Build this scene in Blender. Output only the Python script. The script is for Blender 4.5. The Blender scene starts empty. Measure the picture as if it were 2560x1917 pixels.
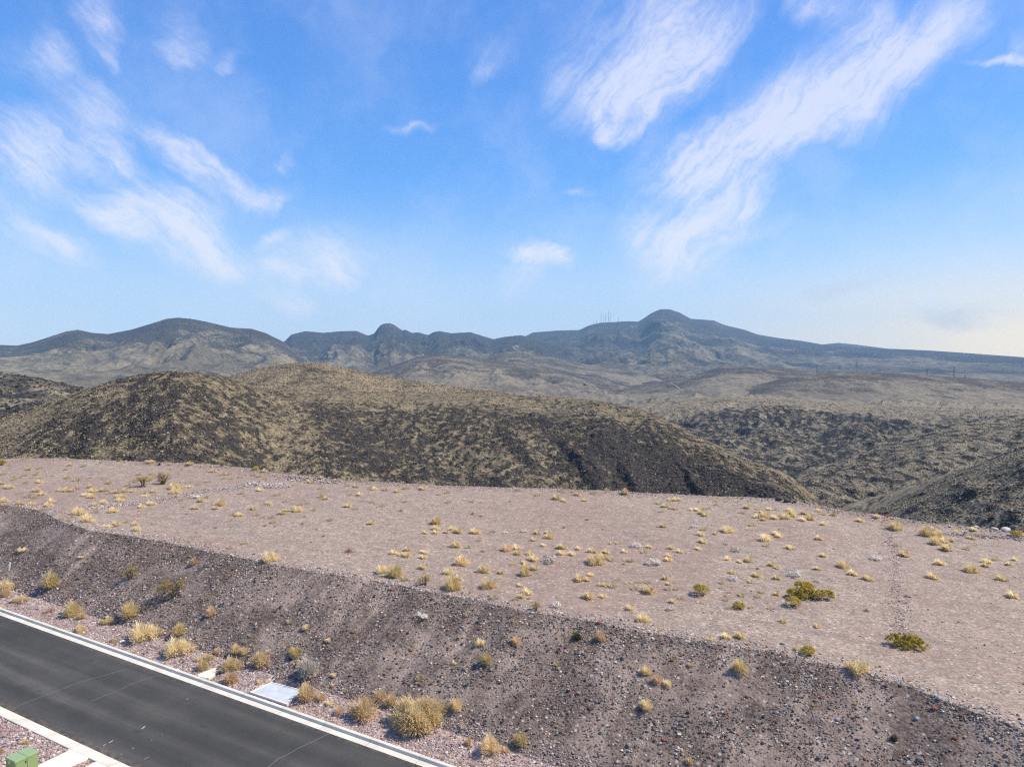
import bpy, math, random
import numpy as np
from mathutils import Matrix, Vector, Euler

# ------------------------------------------------------------------ camera, sky, sun, exposure
SC = bpy.context.scene
COL = SC.collection
CAMZ = 20.0
F = 1775.0                      # focal length in pixels of the 2560 x 1917 photograph
TH = math.atan(58.5 / F)        # slight downward pitch: horizon at y = 900
fw = np.array([0, math.cos(TH), -math.sin(TH)])
up = np.array([0, math.sin(TH), math.cos(TH)])

cam = bpy.data.cameras.new('camera')
cam.sensor_width = 36.0
cam.lens = 36.0 * F / 2560.0
cam.clip_start = 0.5
cam.clip_end = 60000
camo = bpy.data.objects.new('camera', cam)
camo.location = (0, 0, CAMZ)
camo.rotation_euler = (math.pi / 2 - TH, 0, 0)
COL.objects.link(camo)
SC.camera = camo

SUN_EL = math.radians(50)
SUN_AZ = math.radians(86)       # clockwise from +Y (the view direction): from the right, a little ahead
sun = bpy.data.lights.new('sun', 'SUN')
sun.energy = 4.4
sun.angle = math.radians(0.53)
sun.color = (1.0, 0.90, 0.77)
suno = bpy.data.objects.new('sun', sun)
sdir = Vector((math.sin(SUN_AZ) * math.cos(SUN_EL), math.cos(SUN_AZ) * math.cos(SUN_EL), math.sin(SUN_EL)))
suno.rotation_euler = (-sdir).to_track_quat('-Z', 'Y').to_euler()
COL.objects.link(suno)

SC.view_settings.view_transform = 'Standard'
SC.view_settings.look = 'None'
SC.view_settings.exposure = 0.55
SC.view_settings.gamma = 1.0
SC.cycles.use_denoising = False
SC.cycles.filter_width = 1.2
SC.cycles.max_bounces = 5
SC.cycles.diffuse_bounces = 2
SC.cycles.transparent_max_bounces = 8
SC.cycles.volume_bounces = 0


def ang(x, y):
    """photo pixel -> azimuth, elevation in degrees (a fixed direction in the world)"""
    r = fw + np.array([1., 0, 0]) * (x - 1280) / F + up * (958.5 - y) / F
    return math.degrees(math.atan2(r[0], r[1])), math.degrees(math.atan2(r[2], math.hypot(r[0], r[1])))


class NT:
    """tiny helper to write node trees"""
    def __init__(self, nt):
        self.t = nt
        nt.nodes.clear()

    def n(self, typ, ins=None, **kw):
        nd = self.t.nodes.new(typ)
        for k, v in kw.items():
            setattr(nd, k, v)
        for k, v in (ins or {}).items():
            s = nd.inputs[k]
            if hasattr(v, 'is_output'):
                self.t.links.new(v, s)
            else:
                s.default_value = v
        return nd

    def math(self, op, a, b=0.0, c=0.0, clamp=False):
        return self.n('ShaderNodeMath', {0: a, 1: b, 2: c}, operation=op, use_clamp=clamp).outputs[0]

    def noise(self, vec, scale, detail=3.0, rough=0.55, lac=2.0, dist=0.0, col=False):
        nd = self.n('ShaderNodeTexNoise', {'Vector': vec, 'Scale': scale, 'Detail': detail, 'Roughness': rough,
                                           'Lacunarity': lac, 'Distortion': dist})
        return nd.outputs['Color' if col else 'Fac']

    def ramp(self, fac, stops, interp='LINEAR'):
        nd = self.n('ShaderNodeValToRGB', {'Fac': fac})
        cr = nd.color_ramp
        cr.interpolation = interp
        while len(cr.elements) > 1:
            cr.elements.remove(cr.elements[-1])
        cr.elements[0].position, cr.elements[0].color = stops[0][0], (*stops[0][1], 1)
        for p, c in stops[1:]:
            e = cr.elements.new(p)
            e.color = (*c, 1)
        return nd.outputs['Color']

    def mix(self, fac, a, b, blend='MIX'):
        nd = self.n('ShaderNodeMix', data_type='RGBA', blend_type=blend)
        for k, v in ((0, fac), (6, a), (7, b)):
            s = nd.inputs[k]
            if hasattr(v, 'is_output'):
                self.t.links.new(v, s)
            else:
                s.default_value = (*v, 1) if isinstance(v, tuple) and len(v) == 3 else v
        return nd.outputs[2]

    def sstep(self, v, lo, hi, a=0.0, b=1.0):
        return self.n('ShaderNodeMapRange', {0: v, 1: lo, 2: hi, 3: a, 4: b}, interpolation_type='SMOOTHSTEP').outputs[0]


# cirrus: every entry is one wisp  (x1, y1, x2, y2, half width, strength)
WISPS = [
    (235, -30, 285, 110, 34, .60), (285, 110, 318, 185, 12, .40), (200, -30, 260, 60, 40, .25),
    (420, -30, 488, 150, 42, .45), (440, 120, 492, 155, 26, .45), (0, 130, 150, 140, 34, .40), (95, 60, 160, 140, 24, .45),
    (160, 200, 310, 320, 62, .50), (215, 240, 318, 340, 40, .35), (-40, 320, 160, 330, 40, .62), (-40, 400, 200, 465, 40, .72),
    (60, 330, 110, 430, 50, .40), (215, 365, 345, 440, 30, .85), (375, 320, 510, 405, 24, .70), (480, 390, 650, 500, 32, .80),
    (600, 470, 660, 530, 20, .45), (420, 360, 540, 430, 46, .25), (650, 475, 725, 490, 20, .60), (690, 545, 722, 485, 12, .45),
    (235, 508, 325, 565, 30, .95), (310, 530, 500, 500, 50, .55), (360, 545, 570, 620, 50, 1.0), (450, 600, 630, 700, 30, .85),
    (640, 645, 730, 690, 30, .80), (735, 640, 895, 640, 50, .85), (750, 692, 900, 692, 24, .75), (655, 605, 725, 593, 12, .60),
    (-20, 520, 140, 605, 30, .85), (110, 590, 240, 660, 26, .65), (655, 735, 785, 768, 18, 1.0), (975, 318, 1095, 316, 11, .75),
    (545, 185, 610, 125, 18, .40), (550, 185, 600, 190, 10, .35), (670, 410, 740, 405, 16, .40), (712, 400, 725, 355, 9, .40),
    (850, 60, 970, 230, 85, .22), (1180, 150, 1290, 130, 30, .38), (1170, 195, 1240, 172, 12, .45), (1240, 260, 1300, 300, 25, .25),
    (610, 245, 680, 250, 12, .30), (980, 600, 1060, 560, 26, .25), (880, 650, 1030, 640, 30, .20), (1240, 720, 1290, 740, 30, .30),
    (1760, -40, 1640, 190, 74, .90), (1650, 180, 1590, 310, 46, .85), (1600, 310, 1515, 352, 14, .60), (1610, 30, 1420, 240, 95, .58),
    (1575, 170, 1500, 290, 38, .65), (1505, 280, 1518, 362, 16, .65), (1390, 205, 1490, 280, 40, .40),
    (1920, -30, 1800, 80, 28, .45), (1800, 80, 1720, 210, 36, .45), (2470, -10, 2240, 140, 38, .75), (2350, 100, 2150, 190, 55, .80),
    (2210, 165, 1940, 275, 60, .80), (2190, 230, 1900, 330, 55, .62), (1990, 255, 1770, 410, 66, .90), (1790, 380, 1620, 410, 44, .70),
    (1800, 420, 1710, 610, 76, .80), (1540, 590, 1650, 590, 46, .72), (1750, 590, 1680, 650, 42, .80), (1680, 670, 1580, 725, 44, .50),
    (1720, 690, 1880, 690, 30, .28), (1870, 480, 1970, 470, 55, .38), (2010, 555, 1830, 612, 17, .36), (1890, 490, 1800, 570, 40, .55),
    (2050, -10, 2005, 55, 30, .50), (2250, 0, 2110, 75, 36, .50), (2000, -20, 2190, 30, 40, .38), (2410, 168, 2570, 156, 7, 1.0),
    (2515, 95, 2560, 145, 22, .60), (1265, 628, 1400, 622, 18, 1.0), (1390, 622, 1425, 668, 16, .85), (1290, 705, 1360, 640, 36, .70),
    (1400, 479, 1485, 475, 9, .60), (2255, 757, 2430, 772, 15, .95), (1520, 520, 1640, 450, 50, .25), (2300, 300, 2100, 320, 60, .20),
]


def build_world():
    w = bpy.data.worlds.new('World')
    SC.world = w
    w.use_nodes = True
    try:
        w.cycles.sampling_method = 'MANUAL'
        w.cycles.sample_map_resolution = 512
    except Exception:
        pass
    T = NT(w.node_tree)
    sky = T.n('ShaderNodeTexSky')
    sky.sky_type = 'NISHITA'
    sky.sun_disc = False
    sky.sun_elevation = SUN_EL
    sky.sun_rotation = SUN_AZ
    sky.air_density = 1.0
    sky.dust_density = 0.6
    sky.ozone_density = 1.6
    d = T.n('ShaderNodeTexCoord').outputs['Generated']
    sx = T.n('ShaderNodeSeparateXYZ', {0: d})
    el0 = T.math('ARCSINE', sx.outputs[2])
    az = T.math('MULTIPLY', T.math('ARCTAN2', sx.outputs[0], sx.outputs[1]), 57.29578)
    el = T.math('MULTIPLY', el0, 57.29578)
    P = T.n('ShaderNodeCombineXYZ', {0: az, 1: el}).outputs[0]
    # ragged, combed-out wisps: the coordinates are pushed about by noise at two sizes
    n1 = T.noise(P, 0.16, 3, 0.6, col=True)
    n2 = T.noise(P, 0.75, 4, 0.62, col=True)
    o1 = T.n('ShaderNodeVectorMath', {0: n1, 1: (0.5, 0.5, 0.5)}, operation='SUBTRACT').outputs[0]
    o2 = T.n('ShaderNodeVectorMath', {0: n2, 1: (0.5, 0.5, 0.5)}, operation='SUBTRACT').outputs[0]
    q = T.n('ShaderNodeVectorMath', {0: o1, 1: (4.0, 3.2, 0), 2: P}, operation='MULTIPLY_ADD').outputs[0]
    qs = q
    q = T.n('ShaderNodeVectorMath', {0: o2, 1: (1.1, 0.9, 0), 2: q}, operation='MULTIPLY_ADD').outputs[0]
    q = T.n('ShaderNodeVectorMath', {0: q, 1: (1, 1, 0)}, operation='MULTIPLY').outputs[0]
    acc = 0.0
    for x1, y1, x2, y2, hw, st in WISPS:
        a1, e1 = ang(x1, y1)
        a2, e2 = ang(x2, y2)
        k = math.degrees(1 / F) * 1.0
        L = math.hypot(a2 - a1, e2 - e1) / 2 + hw * k * 1.3
        mp = T.n('ShaderNodeMapping', {'Vector': q}, vector_type='TEXTURE')
        mp.inputs['Location'].default_value = ((a1 + a2) / 2, (e1 + e2) / 2, 0)
        mp.inputs['Rotation'].default_value = (0, 0, math.atan2(e2 - e1, a2 - a1))
        mp.inputs['Scale'].default_value = (L * 1.12, hw * k * 2.05, 1)
        g = T.n('ShaderNodeTexGradient', {0: mp.outputs[0]}, gradient_type='SPHERICAL').outputs['Fac']
        acc = T.math('MULTIPLY_ADD', g, st, acc)
    # fibres: on the right they rise to the right, on the left they fall to the right
    def fib(rot, sc, stretch):
        m = T.n('ShaderNodeMapping', {'Vector': qs}, vector_type='TEXTURE')
        m.inputs['Rotation'].default_value = (0, 0, rot)
        m.inputs['Scale'].default_value = (stretch / sc, 1 / sc, 1)
        return T.noise(m.outputs[0], 1.0, 6, 0.60, 2.1, 0.12)
    fR = fib(math.radians(45), 1.05, 5.0)
    fL = fib(math.radians(-35), 0.95, 4.5)
    side = T.sstep(az, -8, 2)
    f = T.math('ADD', T.math('MULTIPLY', fR, side), T.math('MULTIPLY', fL, T.math('SUBTRACT', 1.0, side)))
    puff = T.noise(q, 1.9, 7, 0.62)
    f = T.math('ADD', T.math('MULTIPLY', f, 0.72), T.math('MULTIPLY', puff, 0.28))
    f = T.sstep(f, 0.27, 0.73)
    dens = T.math('MULTIPLY', acc, T.math('MULTIPLY_ADD', f, 0.72, 0.42))
    dens = T.sstep(dens, -0.08, 1.12, -0.016, 0.90)
    dens = T.math('MAXIMUM', dens, 0.0)
    # thin veil everywhere, a little uneven
    veil = T.math('MULTIPLY', T.sstep(T.noise(q, 0.10, 5, 0.6), 0.40, 0.75), 0.24)
    dens = T.math('MAXIMUM', dens, veil)
    base = T.n('ShaderNodeHueSaturation', {'Hue': 0.508, 'Saturation': 1.50, 'Value': 1.35, 'Color': sky.outputs[0]}).outputs[0]
    blue = T.mix(T.sstep(el, 6, 30), (1.25, 3.3, 7.4), (1.05, 2.35, 6.2))
    base = T.mix(0.55, base, blue)
    # paler, creamier air low over the land
    low = T.math('MULTIPLY', T.sstep(el, 15.0, 0.5), T.math('MULTIPLY_ADD', T.sstep(az, 5, 38), 0.30, 0.58))
    warm = T.math('MULTIPLY', T.sstep(az, 5, 38), T.sstep(el, 9.0, 1.5))
    lowc = T.mix(warm, (5.6, 6.2, 6.6), (9.6, 7.7, 4.7))
    base = T.mix(low, base, lowc)
    cl = T.mix(T.sstep(el, 22, 2), (5.3, 5.6, 7.0), (6.3, 6.5, 7.1))
    acc2 = 0.0
    for x1, y1, x2, y2, hw, st in ((1990, 738, 2200, 728, 14, .7), (2320, 803, 2490, 818, 15, .9), (2250, 792, 2580, 778, 12, .6), (2100, 700, 2300, 706, 14, .3)):
        a1, e1 = ang(x1, y1)
        a2, e2 = ang(x2, y2)
        mp = T.n('ShaderNodeMapping', {'Vector': q}, vector_type='TEXTURE')
        mp.inputs['Location'].default_value = ((a1 + a2) / 2, (e1 + e2) / 2, 0)
        mp.inputs['Rotation'].default_value = (0, 0, math.atan2(e2 - e1, a2 - a1))
        mp.inputs['Scale'].default_value = (math.hypot(a2 - a1, e2 - e1) * 0.7, hw * 0.0323 * 1.9, 1)
        acc2 = T.math('MULTIPLY_ADD', T.n('ShaderNodeTexGradient', {0: mp.outputs[0]}, gradient_type='SPHERICAL').outputs['Fac'], st, acc2)
    base = T.mix(T.sstep(acc2, 0.0, 1.0, 0.0, 0.5), base, (4.3, 4.5, 5.2))
    colr = T.mix(dens, base, cl)
    bg = T.n('ShaderNodeBackground', {'Color': colr, 'Strength': 0.10})
    out = T.n('ShaderNodeOutputWorld')
    T.t.links.new(bg.outputs[0], out.inputs[0])


build_world()

# ------------------------------------------------------------------ numeric helpers
RNG = np.random.default_rng(7)
random.seed(5)
_perm = np.random.default_rng(3).permutation(4096).astype(np.int64)
_ga = np.random.default_rng(4).uniform(0, 2 * np.pi, 4096)
_gx, _gy = np.cos(_ga), np.sin(_ga)


def perlin(x, y, seed=0):
    x = np.asarray(x, float)
    y = np.asarray(y, float)
    xi = np.floor(x).astype(np.int64)
    yi = np.floor(y).astype(np.int64)
    xf, yf = x - xi, y - yi

    def g(i, j, dx, dy):
        h = _perm[(_perm[(i + seed * 131) & 4095] + j) & 4095]
        return _gx[h] * dx + _gy[h] * dy
    u = xf * xf * xf * (xf * (xf * 6 - 15) + 10)
    v = yf * yf * yf * (yf * (yf * 6 - 15) + 10)
    a = g(xi, yi, xf, yf) * (1 - u) + g(xi + 1, yi, xf - 1, yf) * u
    b = g(xi, yi + 1, xf, yf - 1) * (1 - u) + g(xi + 1, yi + 1, xf - 1, yf - 1) * u
    return (a * (1 - v) + b * v) * 1.5


def fbm(x, y, octv=4, seed=0, gain=0.5):
    s, a, tot = 0, 1.0, 0
    for k in range(octv):
        s = s + a * perlin(x * 2 ** k + 17.3 * k, y * 2 ** k - 9.1 * k, seed + k)
        tot += a
        a *= gain
    return s / tot


def ridged(x, y, octv=4, seed=0, gain=0.5):
    s, a, tot = 0, 1.0, 0
    for k in range(octv):
        s = s + a * (1 - 2 * np.abs(perlin(x * 2 ** k + 5.7 * k, y * 2 ** k + 3.3 * k, seed + k)))
        tot += a
        a *= gain
    return s / tot


def sm(x, lo, hi):
    t = np.clip((x - lo) / (hi - lo), 0, 1)
    return t * t * (3 - 2 * t)


def ray(x, y):
    x = np.asarray(x, float)
    y = np.asarray(y, float)
    u, v = (x - 1280) / F, (958.5 - y) / F
    return np.stack([u, fw[1] + up[1] * v, fw[2] + up[2] * v], -1)


def proj(p):
    p = np.asarray(p, float) - np.array([0, 0, CAMZ])
    z = p @ fw
    return 1280 + F * p[..., 0] / z, 958.5 - F * (p @ up) / z


# frame of the road: a runs along the road (up to the left), b across it (away from the camera)
_d = ray(-2157, 766)
_d = _d / math.hypot(_d[0], _d[1])
DH = np.array([_d[0], _d[1]])
NH = np.array([DH[1], -DH[0]])
SL = _d[2]
ROT = math.atan2(-DH[1], -DH[0])       # local x = -a, local y = b


def world(a, b, h):
    a, b, h = np.broadcast_arrays(np.asarray(a, float), np.asarray(b, float), np.asarray(h, float))
    return np.stack([a * DH[0] + b * NH[0], a * DH[1] + b * NH[1], SL * a + h], -1)


def to_ab(P):
    return P[..., 0] * DH[0] + P[..., 1] * DH[1], P[..., 0] * NH[0] + P[..., 1] * NH[1]


def plane_hit(x, y, h):
    r = ray(x, y)
    a, b = to_ab(r)
    t = (h - CAMZ) / (r[..., 2] - SL * a)
    return a * t, b * t


PADH = 4.0
_cr = np.array([(0, 1262), (58, 1268), (108, 1279), (143, 1300), (232, 1328), (309, 1338), (387, 1351), (502, 1374), (618, 1398),
                (734, 1421), (853, 1440), (969, 1458), (1085, 1482), (1201, 1505), (1317, 1529), (1433, 1548), (1549, 1568), (1665, 1590),
                (1822, 1614), (1938, 1633), (2054, 1660), (2170, 1686), (2263, 1712), (2357, 1752), (2435, 1780), (2560, 1822)], float)
_ca, _cb = plane_hit(_cr[:, 0], _cr[:, 1], PADH)
_o = np.argsort(_ca)
_ca, _cb = _ca[_o], _cb[_o]
_fr = np.array([(-300, 1162), (0, 1151), (150, 1149), (330, 1155), (500, 1163), (640, 1175), (720, 1190), (850, 1203), (970, 1210), (1090, 1217),
                (1400, 1226), (1700, 1240), (1950, 1249), (2090, 1277), (2190, 1290), (2330, 1312), (2440, 1322), (2560, 1336), (2800, 1362)], float)
_fa, _fb = plane_hit(_fr[:, 0], _fr[:, 1], PADH + 0.1)
_o = np.argsort(_fa)
_fa, _fb = _fa[_o], _fb[_o]
B_TOE = 30.2


def b_crest(a):
    return np.interp(a, _ca, _cb) + 0.34 * fbm(np.asarray(a) / 2.3, 0 * np.asarray(a) + 3, 5, 21, 0.6)


def b_far(a):
    return np.interp(a, _fa, _fb) + 0.5 * fbm(np.asarray(a) / 4.0, 0 * np.asarray(a) + 8, 3, 25)


def in_slab(a, b, m=0.0):
    """the drain apron and the vault cover are set into the verge"""
    r = False
    for x0, x1, y0, y1 in SLABS:
        r = r | ((a > x0 - m) & (a < x1 + m) & (b > y0 - m) & (b < y1 + m))
    return r


def _rect(px):
    q = [plane_hit(x, y, 0.19) for x, y in px]
    return min(p[0] for p in q), max(p[0] for p in q), min(p[1] for p in q), max(p[1] for p in q)


VAULT_PX = [(500 + x / 2.836, 1500 + y / 2.836) for x, y in [(352, 648), (505, 578), (728, 634), (618, 736)]]
APRON_PX = [(x / 3.203, 1400 + y / 3.203) for x, y in [(1575, 915), (1715, 862), (1760, 880), (1672, 944)]]
SLABS = [_rect(VAULT_PX), _rect(APRON_PX)]


def height(a, b):
    """ground height above the plane of the road"""
    a = np.asarray(a, float)
    b = np.asarray(b, float)
    bc, bf = b_crest(a), b_far(a)
    t = (b - B_TOE) / (bc - B_TOE)
    toe = 0.10 + 0.25 * sm(b, 28.2, B_TOE) + 0.05 * fbm(a / 1.7, b / 1.7, 3, 31)
    lump = 0.16 * fbm(a / 2.6, b / 4.0, 4, 33) + 0.16 * (ridged(a / 3.2, b / 11.0, 3, 35) - 0.4) + 0.05 * fbm(a / 0.7, b / 0.7, 2, 36)
    tc = np.clip(t, 0, 1)
    slope = 0.32 + (PADH - 0.32) * tc + lump * np.sin(np.pi * tc) ** 0.6
    pad = PADH + 0.16 * fbm(a / 14.0, b / 9.0, 3, 41) * sm(b - bc, 0, 4) + 0.05 * fbm(a / 2.0, b / 2.0, 2, 43) * sm(b - bc, 0, 2)
    pad = pad + 0.28 * sm(b, bf - 1.6, bf - 0.4)
    drop = pad - 0.85 * np.maximum(b - bf, 0)
    near = 0.03 + 0.06 * sm(20.0 - b, 0, 1.2) + 0.05 * fbm(a / 1.3, b / 1.3, 3, 45) * sm(20 - b, 0, 1)
    toe = np.where(in_slab(a, b, 0.1), np.minimum(toe, 0.06), toe)
    h = np.where(t < 0, toe, np.where(t < 1, slope, np.where(b < bf, pad, drop)))
    h = np.where(b < 28.14, 0.0, h)
    return np.where(b < 20.07, near, h)


_T = np.concatenate([np.arange(20, 60, 0.06), np.arange(60, 125, 0.12)])


def ground_hit(x, y):
    """where the line of sight through a photo pixel meets the near ground"""
    r = ray(x, y)
    P = r[None, :] * _T[:, None]
    a, b = to_ab(P)
    g = SL * a + height(a, b) - CAMZ
    k = int(np.argmax(P[:, 2] < g))
    if not (P[k, 2] < g[k]):
        k = len(_T) - 1
    return float(a[k]), float(b[k]), float(_T[k])


# ------------------------------------------------------------------ object helpers
def link_mesh(name, verts, faces, mat=None, parent=None, smooth=False, loc=None, rotz=0.0, col=COL):
    me = bpy.data.meshes.new(name)
    if isinstance(verts, np.ndarray) and isinstance(faces, np.ndarray):
        nv, nf, k = len(verts), len(faces), faces.shape[1]
        me.vertices.add(nv)
        me.vertices.foreach_set('co', np.ascontiguousarray(verts, np.float32).ravel())
        me.loops.add(nf * k)
        me.loops.foreach_set('vertex_index', np.ascontiguousarray(faces, np.int32).ravel())
        me.polygons.add(nf)
        me.polygons.foreach_set('loop_start', np.arange(0, nf * k, k, dtype=np.int32))
        me.polygons.foreach_set('loop_total', np.full(nf, k, np.int32))
        me.update(calc_edges=True)
    else:
        me.from_pydata([tuple(v) for v in verts], [], [tuple(f) for f in faces])
        me.update()
    me.polygons.foreach_set('use_smooth', np.full(len(me.polygons), bool(smooth)))
    if mat:
        me.materials.append(mat)
    o = bpy.data.objects.new(name, me)
    if loc is not None:
        o.location = loc
    o.rotation_euler = (0, 0, rotz)
    if parent:
        o.parent = parent
    COL.objects.link(o)
    return o


def tag(o, label=None, cat=None, group=None, kind=None):
    for k, v in (('label', label), ('category', cat), ('group', group), ('kind', kind)):
        if v:
            o[k] = v
    return o


def empty(name, loc, rotz=0.0):
    o = bpy.data.objects.new(name, None)
    o.empty_display_size = 0.2
    o.location = loc
    o.rotation_euler = (0, 0, rotz)
    COL.objects.link(o)
    return o


def grid_faces(nu, nv):
    i, j = np.meshgrid(np.arange(nu - 1), np.arange(nv - 1), indexing='ij')
    a = (i * nv + j).ravel()
    return np.stack([a, a + nv, a + nv + 1, a + 1], -1)


def box_vf(x0, x1, y0, y1, z0, z1, bev=0.0):
    if bev <= 0:
        v = [(x, y, z) for z in (z0, z1) for x, y in ((x0, y0), (x1, y0), (x1, y1), (x0, y1))]
        return v, [(3, 2, 1, 0), (4, 5, 6, 7), (0, 1, 5, 4), (1, 2, 6, 5), (2, 3, 7, 6), (3, 0, 4, 7)]
    import bmesh
    bm = bmesh.new()
    vs = [bm.verts.new(p) for p in box_vf(x0, x1, y0, y1, z0, z1)[0]]
    for f in box_vf(x0, x1, y0, y1, z0, z1)[1]:
        bm.faces.new([vs[i] for i in f])
    bmesh.ops.bevel(bm, geom=list(bm.edges), offset=bev, segments=2, affect='EDGES', profile=0.6)
    bm.verts.ensure_lookup_table()
    bm.verts.index_update()
    v = [tuple(p.co) for p in bm.verts]
    f = [tuple(p.index for p in fc.verts) for fc in bm.faces]
    bm.free()
    return v, f


class MB:
    def __init__(self):
        self.v, self.f = [], []

    def add(self, v, f):
        o = len(self.v)
        self.v += [tuple(p) for p in v]
        self.f += [tuple(i + o for i in q) for q in f]
        return self

    def box(self, *a, **k):
        return self.add(*box_vf(*a, **k))

    def tube(self, p0, p1, r0, r1, n=6):
        p0, p1 = Vector(p0), Vector(p1)
        d = (p1 - p0).normalized()
        s = d.cross(Vector((0.31, 0.52, 0.79))).normalized()
        t = d.cross(s)
        v = []
        for p, r in ((p0, r0), (p1, r1)):
            for k in range(n):
                c = 2 * math.pi * k / n
                v.append(p + s * math.cos(c) * r + t * math.sin(c) * r)
        f = [(k, (k + 1) % n, n + (k + 1) % n, n + k) for k in range(n)] + [tuple(range(n - 1, -1, -1)), tuple(range(n, 2 * n))]
        return self.add(v, f)

    def build(self, name, mat, parent=None, **k):
        return link_mesh(name, self.v, self.f, mat, parent, **k)


# ------------------------------------------------------------------ materials
def mat_new(name):
    m = bpy.data.materials.new(name)
    m.use_nodes = True
    T = NT(m.node_tree)
    return m, T


def finish(T, col, rough=0.9, bump=None, bstr=0.3, bdist=0.05, spec=0.2, sub=None):
    ins = {'Base Color': col if hasattr(col, 'is_output') else (*col, 1), 'Roughness': rough, 'Specular IOR Level': spec}
    b = T.n('ShaderNodeBsdfPrincipled', ins)
    if bump is not None:
        bp = T.n('ShaderNodeBump', {'Height': bump, 'Strength': bstr, 'Distance': bdist})
        T.t.links.new(bp.outputs[0], b.inputs['Normal'])
    o = T.n('ShaderNodeOutputMaterial')
    if sub:
        tr = T.n('ShaderNodeBsdfTranslucent', {'Color': ins['Base Color']})
        mx = T.n('ShaderNodeMixShader', {0: sub, 1: b.outputs[0], 2: tr.outputs[0]})
        T.t.links.new(mx.outputs[0], o.inputs[0])
    else:
        T.t.links.new(b.outputs[0], o.inputs[0])


def obj_co(T):
    return T.n('ShaderNodeTexCoord').outputs['Object']


def mat_gravel(name, stops, fine=14.0, patch=0.12, patch_col=None, patch_amt=0.4, bumpd=0.05, fleck=None, streak=None):
    """loose stony soil: cells of slightly different stone colours over broad uneven patches"""
    m, T = mat_new(name)
    P = obj_co(T)
    vo = T.n('ShaderNodeTexVoronoi', {'Vector': P, 'Scale': fine, 'Randomness': 1.0})
    hue = T.n('ShaderNodeSeparateColor', {0: vo.outputs['Color']}).outputs[0]
    n1 = T.noise(P, fine * 0.45, 4, 0.7)
    v = T.math('ADD', T.math('MULTIPLY', hue, 0.55), T.math('MULTIPLY', n1, 0.5))
    c = T.ramp(v, stops)
    pt = T.sstep(T.noise(P, patch, 5, 0.6, dist=0.4), 0.40, 0.64)
    if patch_col:
        c = T.mix(T.math('MULTIPLY', pt, patch_amt), c, patch_col)
    if streak:
        mp = T.n('ShaderNodeMapping', {'Vector': P})
        mp.inputs['Scale'].default_value = streak[0]
        st = T.sstep(T.noise(mp.outputs[0], 1.0, 4, 0.6), 0.5, 0.68)
        c = T.mix(T.math('MULTIPLY', st, streak[2]), c, streak[1])
    if fleck:
        vf = T.n('ShaderNodeTexVoronoi', {'Vector': P, 'Scale': fine * 0.55})
        rnd = T.n('ShaderNodeSeparateColor', {0: vf.outputs['Color']})
        sel = T.math('MULTIPLY', T.sstep(rnd.outputs[1], 0.86, 0.90), T.sstep(vf.outputs['Distance'], 0.42, 0.25))
        c = T.mix(sel, c, fleck)
    mid = T.noise(P, 1.1, 4, 0.65)
    c = T.mix(1.0, c, T.ramp(mid, [(0.3, (0.80, 0.80, 0.80)), (0.7, (1.14, 1.12, 1.10))]), 'MULTIPLY')
    bm = T.math('ADD', T.math('MULTIPLY', vo.outputs['Distance'], -0.6), T.math('MULTIPLY', n1, 0.8))
    finish(T, c, 0.95, bm, 0.8, bumpd, 0.15)
    return m


M = {}
M['pad'] = mat_gravel('pad_gravel', [(0.18, (0.182, 0.138, 0.104)), (0.5, (0.283, 0.220, 0.170)), (0.85, (0.405, 0.332, 0.265))], 9.0, 0.055,
                      (0.25, 0.165, 0.132), 0.45, 0.03, (0.50, 0.44, 0.39), ((0.10, 0.75, 1), (0.20, 0.16, 0.14), 0.35))
M['bank'] = mat_gravel('embankment_soil', [(0.18, (0.066, 0.048, 0.038)), (0.5, (0.128, 0.096, 0.077)), (0.85, (0.21, 0.166, 0.135))], 7.0, 0.30,
                       (0.33, 0.257, 0.205), 0.65, 0.08, (0.38, 0.34, 0.30), ((0.9, 0.12, 0.3), (0.36, 0.285, 0.23), 0.60))
M['verge'] = mat_gravel('verge_gravel', [(0.18, (0.17, 0.12, 0.105)), (0.5, (0.33, 0.245, 0.215)), (0.85, (0.52, 0.43, 0.38))], 9.0, 0.6,
                        (0.42, 0.27, 0.15), 0.40, 0.06, (0.6, 0.55, 0.5))


def mat_stone(name, stops):
    m, T = mat_new(name)
    g = T.n('ShaderNodeNewGeometry')
    P = obj_co(T)
    c = T.ramp(g.outputs['Random Per Island'], stops)
    n = T.noise(P, 9.0, 3, 0.6)
    c = T.mix(1.0, c, T.ramp(n, [(0.3, (0.75, 0.75, 0.75)), (0.7, (1.2, 1.2, 1.2))]), 'MULTIPLY')
    finish(T, c, 0.85, n, 0.3, 0.03, 0.25)
    return m


M['stone_dark'] = mat_stone('embankment_stone', [(0.0, (0.034, 0.029, 0.026)), (0.2, (0.085, 0.072, 0.062)), (0.45, (0.18, 0.153, 0.130)), (0.62, (0.19, 0.172, 0.156)),
                                                 (0.74, (0.26, 0.17, 0.12)), (0.86, (0.40, 0.34, 0.28)), (0.945, (0.60, 0.53, 0.46)), (0.95, (0.22, 0.075, 0.036)), (1.0, (0.27, 0.11, 0.055))])
M['stone_pale'] = mat_stone('pale_stone', [(0.0, (0.13, 0.105, 0.09)), (0.3, (0.26, 0.21, 0.18)), (0.6, (0.37, 0.31, 0.27)), (0.85, (0.48, 0.42, 0.37)),
                                           (0.95, (0.62, 0.56, 0.50)), (0.96, (0.30, 0.13, 0.08)), (1.0, (0.35, 0.16, 0.10))])
M['stone_verge'] = mat_stone('verge_stone', [(0.0, (0.12, 0.09, 0.085)), (0.3, (0.27, 0.19, 0.17)), (0.55, (0.38, 0.28, 0.25)), (0.7, (0.25, 0.24, 0.25)),
                                             (0.85, (0.52, 0.43, 0.37)), (0.94, (0.66, 0.60, 0.54)), (1.0, (0.32, 0.14, 0.09))])


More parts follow.
